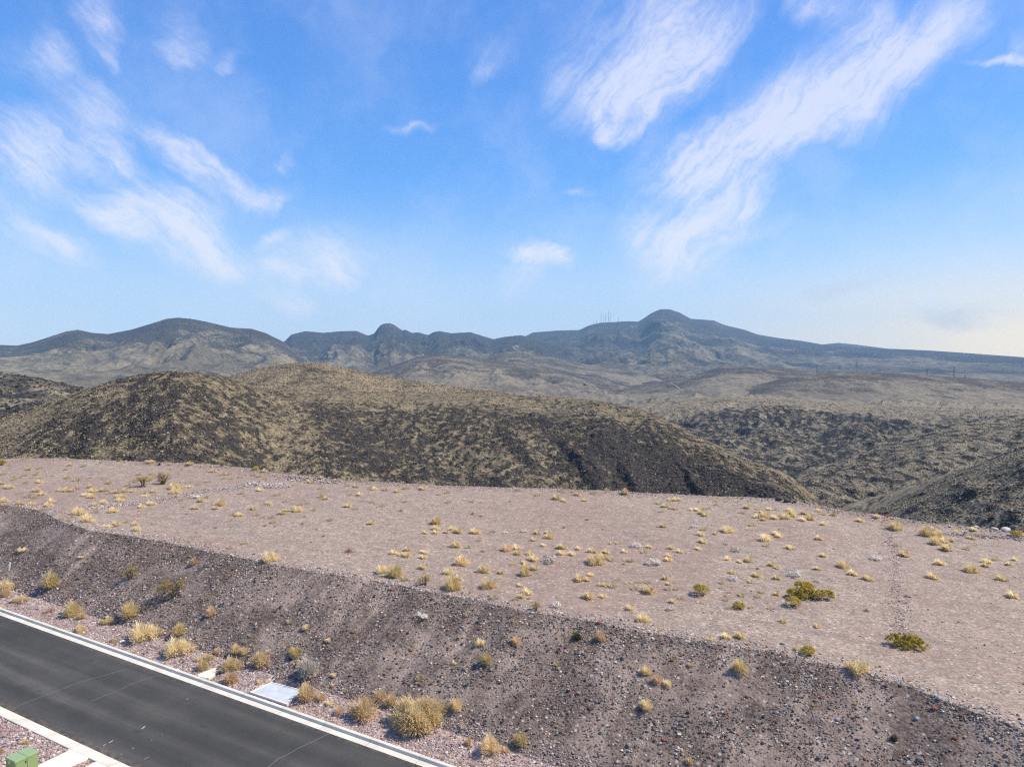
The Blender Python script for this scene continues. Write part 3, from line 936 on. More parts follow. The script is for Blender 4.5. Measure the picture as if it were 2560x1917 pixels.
H_HILL = Hill('hill', [(820, 965), (926, 928), (984, 915), (1042, 891), (1100, 884), (1157, 889), (1220, 898), (1280, 905), (1340, 912), (1420, 928), (1500, 945), (1600, 962), (1750, 990)],
              2000, 880, -84, M['hill_mid'], prof=0.72, nu=500, nv=160, L=170, amp=10, spur=16, spurL=120, seed=41, fine=1.6, fineL=20, rockf=rock_plain)
N_HILL = Hill('hill', [(1000, 930), (1130, 905), (1200, 892), (1260, 880), (1310, 879), (1360, 888), (1420, 900), (1470, 912), (1540, 917), (1590, 924), (1640, 938), (1700, 955), (1800, 985)],
              2700, 1450, -84, M['hill_mid'], prof=0.75, nu=420, nv=120, L=220, amp=12, spur=22, spurL=160, seed=43, fine=2.0, fineL=30, rockf=rock_plain)
I_MOUNT = Hill('mountain', [(-ex, 880), (-300, 872), (-100, 866), (0, 862), (43, 864), (81, 856), (116, 845), (168, 828), (197, 824), (231, 832), (272, 835), (330, 824), (376, 810), (417, 797),
                            (446, 794), (480, 797), (521, 805), (579, 819), (631, 822), (666, 833), (712, 856), (752, 890), (790, 915), (880, 960), (1000, 990)],
               3000, 1050, -46, M['mount'], prof=0.52, nu=900, nv=300, L=330, amp=18, spur=75, spurL=240, seed=47, fine=2.0, fineL=30, crest_amp=0.06, rockf=lambda px, t, X, Y, rk: rk * 0.8 + 0.6 * (1 - sm(t, 0.16, 0.50)) - 0.22)
J_MOUNT = Hill('mountain', [(500, 900), (640, 872), (712, 853), (729, 836), (764, 828), (810, 832), (856, 828), (891, 827), (920, 839), (936, 834), (944, 822), (952, 813), (962, 809), (975, 808),
                            (988, 813), (995, 819), (1007, 826), (1014, 824), (1030, 832), (1047, 831), (1070, 838), (1085, 830), (1100, 828), (1128, 833), (1175, 830), (1204, 839), (1233, 848),
                            (1262, 842), (1300, 838), (1370, 850), (1450, 880), (1560, 915)],
               4600, 2000, -83, M['mount_far'], prof=0.62, nu=800, nv=240, L=380, amp=28, spur=120, spurL=300, seed=53, fine=11, fineL=55, crest_amp=0.10, rockf=lambda px, t, X, Y, rk: rk * 0.8 + 0.55 * (1 - sm(t, 0.22, 0.6)) - 0.16)
K_MOUNT = Hill('mountain', [(1000, 890), (1180, 860), (1260, 846), (1315, 840), (1332, 831), (1396, 826), (1448, 825), (1471, 814), (1500, 807), (1569, 803), (1595, 804), (1610, 795), (1627, 783),
                            (1650, 773), (1673, 773), (1697, 781), (1726, 797), (1783, 801), (1812, 813), (1859, 824), (1893, 836), (1945, 845), (2003, 852), (2055, 861), (2130, 868), (2206, 871),
                            (2322, 876), (2437, 884), (2560, 893), (2800, 905), (2560 + ex, 910)],
               [(1000, 6000), (1900, 6000), (2560, 4300), (3260, 3500)], [(1000, 2100), (1900, 2100), (2560, 1900), (3260, 1700)], -83, M['mount_far'], prof=0.60, nu=1000, nv=280, L=600, amp=34, spur=140, spurL=480, seed=59, fine=4, fineL=60, crest_amp=0.05, rockf=lambda px, t, X, Y, rk: rk * 0.8 + 0.55 * (1 - sm(t, 0.12, 0.5) * (0.5 + 0.5 * sm(px, 1500, 1900))) - 0.18)
L_MOUNT = Hill('mountain', [(1900, 885), (2000, 872), (2055, 861), (2096, 857), (2136, 861), (2200, 869), (2280, 882), (2400, 900)], 7600, 6600, -70, M['mount_far'],
               prof=0.8, nu=160, nv=50, L=700, amp=14, spur=30, spurL=400, seed=61, crest_amp=0.05, back=0.1)

# desert floor: one sheet under everything, out to the horizon
gv, gf = [(0, 0, GROUND_Z)], []
for k, rr in enumerate((400, 1500, 3000, 4500)):
    gv += [(rr * math.cos(q * math.pi / 36), 4000 + rr * math.sin(q * math.pi / 36), GROUND_Z) for q in range(72)]
for q in range(72):
    gf.append((0, 1 + q, 1 + (q + 1) % 72))
    for k in range(3):
        a, b = 1 + k * 72, 1 + (k + 1) * 72
        gf.append((a + q, b + q, b + (q + 1) % 72, a + (q + 1) % 72))
gv[0] = (0, 4000, GROUND_Z)
link_mesh('ground', gv, gf, M['hill_mid'])['kind'] = 'structure'


def track(hill, pts, w):
    """a dirt track lying on a hill, through photo pixels"""
    n = 60
    s = np.linspace(0, len(pts) - 1, n)
    xs = np.interp(s, np.arange(len(pts)), [p[0] for p in pts])
    ys = np.interp(s, np.arange(len(pts)), [p[1] for p in pts])
    C = np.array([hill.at_pixel(x, y) for x, y in zip(xs, ys)])
    for _ in range(3):
        C[1:-1] = (C[:-2] + 2 * C[1:-1] + C[2:]) / 4
    t = np.gradient(C[:, :2], axis=0)
    t /= np.linalg.norm(t, axis=1)[:, None] + 1e-9
    nn = np.stack([-t[:, 1], t[:, 0]], -1)
    V = []
    for c, q in zip(C, nn):
        for sgn in (-1, 1):
            p = c[:2] + q * sgn * w / 2
            d2 = (hill.X - p[0]) ** 2 + (hill.Y - p[1]) ** 2
            i, j = np.unravel_index(np.argmin(d2), d2.shape)
            V.append((p[0], p[1], max(hill.Z[i, j], c[2]) + 0.3))
    o = link_mesh('dirt_track', np.array(V), grid_faces(n, 2), M['track'])
    o['kind'] = 'structure'


track(H_HILL, [(1402, 934), (1440, 950), (1480, 966), (1510, 980), (1528, 990), (1534, 998)], 2.6)
track(F_HILL, [(2322, 1015), (2380, 1012), (2450, 1004), (2510, 996), (2575, 987)], 1.7)
track(F_HILL, [(1960, 985), (2010, 968), (2050, 955), (2085, 946)], 1.3)
track(G_HILL, [(1673, 956), (1690, 965), (1708, 978)], 2.4)

# ------------------------------------------------------------------ the air: one even volume round the camera and all the land
hm, T_ = mat_new('air')
pv = T_.n('ShaderNodeVolumePrincipled', {'Color': (0.42, 0.72, 1.0, 1), 'Density': 7.5e-5, 'Anisotropy': 0.0})
T_.t.links.new(pv.outputs[0], T_.n('ShaderNodeOutputMaterial').inputs['Volume'])
hv, hf = box_vf(-4700, 4700, -700, 8700, GROUND_Z - 1.0, 575.0)
link_mesh('haze', hv, hf, hm)['kind'] = 'stuff'

# ------------------------------------------------------------------ loose stones (nobody could count them)
_ph = (1 + 5 ** 0.5) / 2
ICO_V = np.array([(-1, _ph, 0), (1, _ph, 0), (-1, -_ph, 0), (1, -_ph, 0), (0, -1, _ph), (0, 1, _ph), (0, -1, -_ph), (0, 1, -_ph), (_ph, 0, -1), (_ph, 0, 1), (-_ph, 0, -1), (-_ph, 0, 1)]) / 1.902
ICO_F = np.array([(0, 11, 5), (0, 5, 1), (0, 1, 7), (0, 7, 10), (0, 10, 11), (1, 5, 9), (5, 11, 4), (11, 10, 2), (10, 7, 6), (7, 1, 8), (3, 9, 4), (3, 4, 2), (3, 2, 6), (3, 6, 8), (3, 8, 9),
                  (4, 9, 5), (2, 4, 11), (6, 2, 10), (8, 6, 7), (9, 8, 1)])


def stones(name, P, size, mat, flat=0.65, jit=0.22, kind='stuff', sink=0.25, smooth=False):
    n = len(P)
    V = np.repeat(ICO_V[None], n, 0) * (1 + RNG.uniform(-jit, jit, (n, 12, 1)))
    V = V * np.stack([RNG.uniform(0.75, 1.25, n), RNG.uniform(0.65, 1.0, n), RNG.uniform(flat * 0.7, flat * 1.2, n)], -1)[:, None, :]
    th = RNG.uniform(0, 2 * np.pi, n)
    tx = RNG.normal(0, 0.3, n)
    c, s = np.cos(th)[:, None], np.sin(th)[:, None]
    ct, st = np.cos(tx)[:, None], np.sin(tx)[:, None]
    y, z = V[..., 1] * ct - V[..., 2] * st, V[..., 1] * st + V[..., 2] * ct
    V = np.stack([V[..., 0] * c - y * s, V[..., 0] * s + y * c, z], -1) * (size[:, None, None] / 2)
    V = V + P[:, None, :]
    V[..., 2] += (size * flat * (0.5 - sink))[:, None] * 0.6
    f = (ICO_F[None] + (np.arange(n) * 12)[:, None, None]).reshape(-1, 3)
    o = link_mesh(name, V.reshape(-1, 3), f, mat, smooth=smooth)
    if kind:
        o['kind'] = kind
    return o


def seen(a, b, m=160):
    k = ~in_slab(a, b, 0.04)
    a, b = a[k], b[k]
    P = world(a, b, height(a, b))
    x, y = proj(P)
    return P[(x > -m) & (x < 2560 + m) & (y < 1917 + m)]


def band(n, amin, amax, bmin, bmax):
    return RNG.uniform(amin, amax, n), RNG.uniform(bmin, bmax, n)


# embankment: cobbles, thick in some patches, thin where the soil shows
a, t = RNG.uniform(-22, 95, 210000), RNG.uniform(0, 1.02, 210000)
b = B_TOE + (b_crest(a) - B_TOE) * t
dn = 0.42 + 0.95 * fbm(a / 5.5, b / 3.0, 4, 71) + 0.30 * sm(t, 0.80, 1.0) - 0.45 * sm(ridged(a / 3.2, b / 11.0, 3, 35), 0.50, 0.85) * (0.4 + 0.6 * sm(-a, -22, 2))
k = RNG.uniform(0, 1, len(a)) < np.clip(dn, 0.10, 1.0)
P = seen(a[k], b[k])
dist = np.linalg.norm(P - np.array([0, 0, CAMZ]), axis=1)
P = P[RNG.uniform(0, 1, len(P)) < np.clip(55 / dist, 0.35, 1)]
stones('embankment_rubble', P, np.clip(0.048 * np.exp(RNG.normal(0.30, 0.45, len(P))), 0.035, 0.32), M['stone_dark'])
# larger pale cobbles, gathered in loose patches and under the crest
a, t = RNG.uniform(-22, 60, 26000), RNG.uniform(0, 1.0, 26000)
b = B_TOE + (b_crest(a) - B_TOE) * t
k = RNG.uniform(0, 1, len(a)) < np.clip(0.10 + 1.1 * fbm(a / 4.5, b / 2.2, 3, 79) + 0.18 * sm(t, 0.8, 1.0) + 0.10 * sm(-a, -20, 5), 0.0, 0.8) * 0.55
P = seen(a[k], b[k])
stones('embankment_rubble', P, np.clip(0.095 * np.exp(RNG.normal(0.1, 0.38, len(P))), 0.08, 0.34), M['stone_dark'])
# the verge and the strip by the walk: paler, pinker gravel
a, b = band(42000, -2, 95, 28.16, 31.2)
k = RNG.uniform(0, 1, len(a)) < np.clip(1.15 - 0.45 * (b - 28.2) / 3 + 0.5 * fbm(a / 2.0, b / 1.5, 3, 73), 0, 1)
P = seen(a[k], b[k])
stones('verge_rubble', P, np.clip(0.05 * np.exp(RNG.normal(0.3, 0.40, len(P))), 0.035, 0.22), M['stone_verge'])
a, b = band(24000, 22, 48, 15.5, 20.03)
k = ~(((a < a0 + 0.02) & (a > a1 - 0.02)) | ((a < a2 + 0.02) & (a > a2 - 1.55))) & (RNG.uniform(0, 1, len(a)) < np.where((a < a1) & (a > a2), 0.12, np.clip(0.75 + 0.6 * fbm(a / 1.0, b / 1.0, 3, 75), 0.15, 1)))
P = seen(a[k], b[k], 60)
stones('verge_rubble', P, np.clip(0.06 * np.exp(RNG.normal(0.35, 0.45, len(P))), 0.04, 0.24), M['stone_verge'])
# pad: scattered pale stones, gathered along its two rims
a = RNG.uniform(-30, 110, 60000)
t = RNG.uniform(0, 1, 60000)
bc, bf = b_crest(a), b_far(a)
b = bc + (bf - bc) * t
k = RNG.uniform(0, 1, len(a)) < np.clip(0.30 + 0.5 * fbm(a / 6, b / 6, 4, 77), 0.05, 1)
P = seen(a[k], b[k])
stones('pad_gravel_stones', P, np.clip(0.045 * np.exp(RNG.normal(0.25, 0.42, len(P))), 0.04, 0.22), M['stone_pale'])
a = RNG.uniform(-30, 112, 16000)
e = np.abs(RNG.normal(0, 0.9, 16000))
b = np.where(RNG.uniform(0, 1, 16000) < 0.55, b_crest(a) + e * 0.8, b_far(a) + 0.3 - e)
P = seen(a, b)
stones('rim_gravel_stones', P, np.clip(0.07 * np.exp(RNG.normal(0.25, 0.40, len(P))), 0.05, 0.30), M['stone_pale'])


def px_path(pts, n):
    s = RNG.uniform(0, len(pts) - 1, n)
    ab = np.array([ground_hit(x, y)[:2] for x, y in pts])
    return np.interp(s, np.arange(len(pts)), ab[:, 0]), np.interp(s, np.arange(len(pts)), ab[:, 1]), s


def windrow(pts, n, spread, sz, mat, heap=0.12):
    a, b, s = px_path(pts, n)
    da, db = RNG.normal(0, spread, n), RNG.normal(0, spread, n)
    P = world(a + da, b + db, height(a + da, b + db) + heap * np.exp(-(da ** 2 + db ** 2) / spread ** 2) * RNG.uniform(0.2, 1, n))
    stones('windrow_stones', P, np.clip(sz * np.exp(RNG.normal(0.2, 0.4, n)), 0.05, 0.4), mat)


windrow([(219, 1273), (264, 1267), (330, 1259), (400, 1250), (480, 1235), (560, 1223), (620, 1215)], 3000, 0.50, 0.075, M['stone_pale'], 0.05)
windrow([(630, 1211), (660, 1212), (690, 1215), (708, 1215)], 1300, 0.60, 0.12, M['stone_pale'], 0.1)
windrow([(730, 1192), (780, 1197), (830, 1202)], 1000, 0.7, 0.12, M['stone_pale'], 0.1)
windrow([(2211, 1308), (2220, 1340), (2232, 1370), (2236, 1405), (2238, 1440), (2244, 1480), (2250, 1520), (2252, 1560), (2250, 1600)], 1100, 0.42, 0.055, M['stone_verge'], 0.03)
windrow([(2345, 1333), (2400, 1338), (2460, 1340), (2530, 1347), (2600, 1352)], 500, 0.45, 0.12, M['stone_pale'], 0.10)

# scrub and rock on the hillsides nearest the pad: real relief on the slopes
def hill_scatter(hill, name, n, sz, mat, sel, maxd=400):
    nu, nv = hill.X.shape
    i = RNG.integers(0, nu, n)
    j = RNG.integers(14, nv, n)
    k = (RNG.uniform(0, 1, n) < sel(hill.rk[i, j], hill.t[j])) & (hill.px[i] > -150) & (hill.px[i] < 2710)
    i, j = i[k], j[k]
    fj = np.minimum(j + 1, nv - 1)
    fi = np.minimum(i + 1, nu - 1)
    u, w = RNG.uniform(0, 1, (2, len(i)))
    P = np.stack([q[i, j] * (1 - u) * (1 - w) + q[fi, j] * u * (1 - w) + q[i, fj] * (1 - u) * w + q[fi, fj] * u * w for q in (hill.X, hill.Y, hill.Z)], -1)
    return stones(name, P, np.clip(sz * np.exp(RNG.normal(0, 0.45, len(P))), sz * 0.4, sz * 2.3), mat, 0.7, 0.3)


M['scrub'] = mat_stone('hill_scrub', [(0, (0.08, 0.066, 0.044)), (0.4, (0.15, 0.122, 0.078)), (0.75, (0.26, 0.21, 0.125)), (1, (0.38, 0.315, 0.19))])
M['hillrock'] = mat_stone('hill_rock', [(0, (0.016, 0.015, 0.014)), (0.4, (0.036, 0.032, 0.029)), (0.75, (0.070, 0.060, 0.050)), (1, (0.13, 0.108, 0.08))])
hill_scatter(A_HILL, 'hillside_rocks', 170000, 0.36, M['hillrock'], lambda r, t: np.clip((r - 0.42) * 1.8, 0, 1))
hill_scatter(A_HILL, 'hillside_scrub', 150000, 0.30, M['scrub'], lambda r, t: np.clip(1.05 - r, 0.25, 1) * 0.8)
hill_scatter(C_HILL, 'hillside_rocks', 80000, 0.70, M['hillrock'], lambda r, t: np.clip((r - 0.42) * 1.8, 0, 1))
hill_scatter(C_HILL, 'hillside_scrub', 80000, 0.55, M['scrub'], lambda r, t: np.clip(1.05 - r, 0.25, 1) * 0.8)
hill_scatter(D_HILL, 'hillside_rocks', 60000, 0.50, M['hillrock'], lambda r, t: np.clip((r - 0.42) * 1.8, 0, 1))
hill_scatter(D_HILL, 'hillside_scrub', 60000, 0.42, M['scrub'], lambda r, t: np.clip(1.05 - r, 0.25, 1) * 0.8)
hill_scatter(E_HILL, 'hillside_rocks', 50000, 0.38, M['hillrock'], lambda r, t: np.clip((r - 0.42) * 1.8, 0, 1))
hill_scatter(E_HILL, 'hillside_scrub', 60000, 0.34, M['scrub'], lambda r, t: np.clip(1.05 - r, 0.25, 1) * 0.8)
hill_scatter(B_HILL, 'hillside_scrub', 40000, 0.55, M['scrub'], lambda r, t: 0.8)
hill_scatter(M_HILL, 'hillside_rocks', 16000, 1.0, M['hillrock'], lambda r, t: 0.6)

# ------------------------------------------------------------------ plants: one mesh per kind and variant, copied for every plant
def blades_mesh(seed, n, hr=0.5, w=0.026, lobes=None, low=0.0, core=0.60, flat=1.0, fuzz=None):
    """a clump of dry blades spraying out of one crown; 1 unit wide, hr high; every blade is a bent tapering strip"""
    g = np.random.default_rng(seed)
    lobes = lobes or [(0, 0, 1.0)]
    V, Fq, Ft = [], [], []
    per = [int(n * l[2] ** 2 / sum(q[2] ** 2 for q in lobes)) for l in lobes]
    idx = 0
    for (lx, ly, ls), m in zip(lobes, per):
        ph = g.uniform(0, 2 * np.pi, m)
        ct = g.uniform(low, 1, m) ** 0.9
        st = np.sqrt(1 - ct ** 2)
        R = 0.5 * ls * g.uniform(0.72, 1.08, m) * (1 + 0.16 * np.sin(ph * 3 + seed) + 0.10 * np.sin(ph * 5 + 2 * seed))
        tip = np.stack([lx + R * st * np.cos(ph), ly + R * st * np.sin(ph), 2 * hr * R * ct * flat + 0.01], -1)
        br = 0.5 * ls * core * np.sqrt(g.uniform(0, 1, m))
        bp = ph + g.normal(0, 0.7, m)
        base = np.stack([lx + br * np.cos(bp), ly + br * np.sin(bp), np.zeros(m) - 0.02], -1)
        if fuzz:        # short blades standing all over a rounded crown
            ctr = np.array([lx, ly, 0.0])
            base = ctr + (tip - ctr) * g.uniform(fuzz[0], fuzz[1], m)[:, None] + g.normal(0, 0.02 * ls, (m, 3))
        mid = base * 0.45 + tip * 0.55 + np.stack([np.zeros(m), np.zeros(m), (0.03 if fuzz else 0.10) * R * 2 * hr * g.uniform(0, 1.6, m)], -1) + g.normal(0, 0.02 * ls, (m, 3))
        side = np.stack([-np.sin(ph), np.cos(ph), np.zeros(m)], -1) * 1.0
        tw = g.uniform(-0.55, 0.55, m)
        side = side * np.cos(tw)[:, None] + np.array([0, 0, 1.0]) * np.sin(tw)[:, None]
        ww = (w * g.uniform(0.6, 1.3, m))[:, None]
        V.append(np.stack([base - side * ww * 0.5, base + side * ww * 0.5, mid + side * ww * 0.45, mid - side * ww * 0.45, tip], 1).reshape(-1, 3))
        o = idx + np.arange(m) * 5
        Fq.append(np.stack([o, o + 1, o + 2, o + 3], -1))
        Ft.append(np.stack([o + 3, o + 2, o + 4, o + 4], -1)[:, :3])
        idx += 5 * m
    V = np.concatenate(V)
    F_ = [tuple(map(int, f)) for f in np.concatenate(Fq)] + [tuple(map(int, f)) for f in np.concatenate(Ft)]
    return V, F_


def raw_mesh(name, V, F_, mat):
    me = bpy.data.meshes.new(name)
    me.from_pydata([tuple(map(float, v)) for v in V], [], F_)
    me.update()
    me.materials.append(mat)
    return me


def leaf_mesh(seed, lobes, n, leaf=0.035, shell=0.55, up=0.3):
    """leaf-sized faces through the volume of several uneven lobes (x, y, z, rx, rz, share)"""
    g = np.random.default_rng(seed)
    V, F_ = [], []
    tot = sum(l[5] for l in lobes)
    for lx, ly, lz, rx, rz, share in lobes:
        m = int(n * share / tot)
        d = g.normal(0, 1, (m, 3))
        d /= np.linalg.norm(d, axis=1)[:, None]
        # sprigs: leaves gather round random directions so gaps stay between them
        ns = max(10, m // 26)
        sp = g.normal(0, 1, (ns, 3))
        sp /= np.linalg.norm(sp, axis=1)[:, None]
        sp[:, 2] = np.abs(sp[:, 2]) * 1.2 - 0.25
        q = sp[g.integers(0, ns, m)] + d * g.uniform(0.05, 0.34, m)[:, None]
        rr = shell + (1 - shell) * g.uniform(0, 1, m) ** 0.6
        C = np.stack([lx + q[:, 0] * rx * rr, ly + q[:, 1] * rx * rr, np.maximum(lz + q[:, 2] * rz * rr, 0.01)], -1)
        nn = d * 0.7 + q * 0.6 + np.array([0, 0, up])
        nn /= np.linalg.norm(nn, axis=1)[:, None]
        t1 = np.cross(nn, g.normal(0, 1, (m, 3)))
        t1 /= np.linalg.norm(t1, axis=1)[:, None]
        t2 = np.cross(nn, t1)
        L = (leaf * g.uniform(0.6, 1.4, m))[:, None]
        Q = np.stack([C - t1 * L, C + t2 * L * 0.45, C + t1 * L, C - t2 * L * 0.45], 1).reshape(-1, 3)
        o = len(V) * 0 + sum(len(v) for v in V)
        V.append(Q)
        F_ += [(o + 4 * i, o + 4 * i + 1, o + 4 * i + 2, o + 4 * i + 3) for i in range(m)]
    return np.concatenate(V), F_


def twig_mb(seed, n, R=0.5, Hh=0.5, r0=0.012, fork=2, upright=0.5):
    g = random.Random(seed)
    m = MB()
    for i in range(n):
        ph = g.uniform(0, 2 * math.pi)
        tl = g.uniform(0.15, 1.0)
        p0 = Vector((0.05 * math.cos(ph), 0.05 * math.sin(ph), -0.03))
        p1 = Vector((R * 0.5 * tl * math.cos(ph), R * 0.5 * tl * math.sin(ph), Hh * g.uniform(0.35, 0.55)))
        m.tube(p0, p1, r0, r0 * 0.7, 4)
        for k in range(fork):
            a2 = ph + g.uniform(-0.7, 0.7)
            e = g.uniform(0.7, 1.05)
            p2 = Vector((R * tl * e * math.cos(a2), R * tl * e * math.sin(a2), Hh * g.uniform(0.7, 1.05) * (1 - (1 - upright) * tl * tl)))
            m.tube(p1, p2, r0 * 0.7, r0 * 0.25, 4)
    return m


def blob_lobes(seed, n, spread=0.28, size=(0.35, 0.6)):
    g = random.Random(seed)
    return [(g.uniform(-spread, spread), g.uniform(-spread, spread) * 0.8, g.uniform(*size)) for _ in range(n)]


PROTO = {}
for i in range(6):
    PROTO[('y', i)] = raw_mesh('grass_tuft', *blades_mesh(100 + i, 380, 0.46, 0.028, [(0, 0, 0.9)] + (blob_lobes(i, 2) if i % 2 else []), fuzz=(0.12, 0.50)), M['y'])
for i in range(4):
    PROTO[('yw', i)] = raw_mesh('grass_tuft', *blades_mesh(120 + i, 420, 0.50, 0.022, [(-0.26, 0.03, 0.52), (0.05, -0.05, 0.62), (0.30, 0.04, 0.45)][:2 + i % 2] + blob_lobes(40 + i, 2, 0.35, (0.25, 0.4)), fuzz=(0.15, 0.55)), M['y'])
for i in range(4):
    PROTO[('p', i)] = raw_mesh('straw_tuft', *blades_mesh(140 + i, 170, 0.42, 0.026, [(0, 0, 0.55)] + blob_lobes(60 + i, 4, 0.36, (0.22, 0.42)), 0.0), M['p'])
for i in range(3):
    PROTO[('o', i)] = raw_mesh('grass_clump', *blades_mesh(160 + i, 1300, 0.52, 0.016, [(0, 0, 0.92)] + blob_lobes(80 + i, 3, 0.26, (0.4, 0.6)), fuzz=(0.45, 0.75)), M['o'])
for i in range(3):
    PROTO[('Y', i)] = raw_mesh('grass_clump', *blades_mesh(170 + i, 1400, 0.48, 0.015, [(-0.12, 0, 0.75), (0.18, 0.05, 0.62)] + blob_lobes(90 + i, 3, 0.28, (0.35, 0.55)), fuzz=(0.40, 0.72)), M['y'])
for i in range(2):
    PROTO[('gy', i)] = raw_mesh('grass_clump', *blades_mesh(180 + i, 1400, 0.50, 0.016, [(0, 0, 0.95)] + blob_lobes(100 + i, 3, 0.25, (0.4, 0.5)), fuzz=(0.45, 0.75)), M['gy'])
for i in range(2):
    PROTO[('pk', i)] = raw_mesh('grass_clump', *blades_mesh(190 + i, 1000, 0.50, 0.017, [(0, 0, 0.92)] + blob_lobes(110 + i, 2, 0.24, (0.4, 0.55)), fuzz=(0.40, 0.72)), M['pk'])
for i in range(3):
    PROTO[('r', i)] = raw_mesh('weed', *blades_mesh(200 + i, 90, 0.45, 0.016, [(0, 0, 0.9)], 0.0, 0.2), M['r'])
for i in range(2):
    v, f = leaf_mesh(210 + i, [(0, 0, 0.18, 0.42, 0.30, 3), (0.16, 0.1, 0.14, 0.28, 0.22, 1), (-0.18, -0.06, 0.12, 0.26, 0.2, 1)], 900, 0.032, 0.7)
    PROTO[('w', i)] = raw_mesh('low_shrub', v, f, M['w'])
PROTO[('huge', 0)] = raw_mesh('grass_clump', *blades_mesh(220, 7500, 0.52, 0.010, [(-0.06, -0.04, 0.82), (0.16, 0.10, 0.66), (0.33, 0.18, 0.34), (-0.26, -0.12, 0.44), (0.10, -0.16, 0.45)], fuzz=(0.55, 0.82)), M['y'])
PROTO[('dg', 0)] = raw_mesh('spiky_shrub', *blades_mesh(221, 420, 0.6, 0.022, [(0, 0, 0.9)], 0.1, 0.25), M['dg'])


def bush_parts(seed, key, mat, lobes, n, leaf, stems=9, R=0.42, Hh=0.4, shell=0.6, up=0.3):
    v, f = leaf_mesh(seed, lobes, n, leaf, shell, up)
    s = twig_mb(seed, stems, R, Hh)
    PROTO[key] = (raw_mesh('foliage', v, f, mat), raw_mesh('stem', s.v, s.f, M['stem']))


bush_parts(301, ('g', 0), M['g'], [(0, 0, 0.22, 0.36, 0.27, 3), (0.20, 0.05, 0.20, 0.26, 0.20, 1.4), (-0.2, 0.02, 0.18, 0.25, 0.20, 1.4)], 2200, 0.026)
bush_parts(302, ('g', 1), M['g'], [(0, 0, 0.26, 0.42, 0.30, 3), (0.1, -0.1, 0.3, 0.3, 0.22, 1)], 2400, 0.024)
# the big spreading bush: a tall crown on the left and a lower arm reaching right
bush_parts(303, ('G', 0), M['g'], [(-0.34, 0.02, 0.10, 0.15, 0.14, 2), (-0.20, -0.03, 0.09, 0.16, 0.15, 2), (-0.15, 0.05, 0.24, 0.15, 0.13, 2), (0.00, 0.06, 0.19, 0.15, 0.14, 2), (0.14, 0.12, 0.19, 0.08, 0.09, .7),
                                   (0.10, -0.10, 0.09, 0.14, 0.10, 1.5), (0.22, -0.10, 0.10, 0.13, 0.10, 1.4), (0.36, -0.14, 0.10, 0.13, 0.10, 1.5), (0.43, -0.16, 0.06, 0.08, 0.07, .6)], 9000, 0.013, 26, 0.42, 0.22)
bush_parts(304, ('G', 1), M['g'], [(-0.28, 0.08, 0.13, 0.22, 0.16, 2), (-0.05, 0.04, 0.14, 0.25, 0.17, 2), (0.12, 0.0, 0.13, 0.25, 0.16, 2), (0.30, -0.10, 0.09, 0.21, 0.14, 1.5), (0.12, -0.14, 0.07, 0.24, 0.11, 1.4), (-0.15, -0.08, 0.07, 0.26, 0.11, 1.4)], 5200, 0.017, 20, 0.42, 0.26)
for i in range(2):
    bush_parts(310 + i, ('c', i), M['c'], [(g_[0], g_[1], g_[2], 0.16, 0.15, 1) for g_ in [(random.uniform(-.36, .36), random.uniform(-.3, .3), random.uniform(.3, .72)) for _ in range(11)]], 1300, 0.022, 22, 0.45, 0.75, 0.3)
bush_parts(315, ('b', 0), M['b'], [(-0.2, 0, 0.28, 0.26, 0.24, 1), (0.05, 0.03, 0.32, 0.30, 0.26, 1), (0.24, 0, 0.34, 0.24, 0.22, 1)], 1300, 0.024, 26, 0.45, 0.5, 0.5)
bush_parts(316, ('s', 0), M['s'], [(-0.2, 0, 0.42, 0.27, 0.3, 1), (0.08, 0.03, 0.46, 0.32, 0.33, 1), (0.24, 0, 0.38, 0.24, 0.28, 1), (0, 0, 0.2, 0.3, 0.2, 1)], 1300, 0.02, 34, 0.46, 0.7, 0.4)
_v, _f = blades_mesh(317, 2600, 0.55, 0.011, [(0, 0, 0.9), (0.16, 0.05, 0.6), (-0.2, 0, 0.5), (0.05, 0.1, 0.6)], fuzz=(0.25, 0.7))
_s = twig_mb(317, 30, 0.46, 0.5)
PROTO[('W', 0)] = (raw_mesh('foliage', _v, _f, M['w']), raw_mesh('stem', _s.v, _s.f, M['w']))

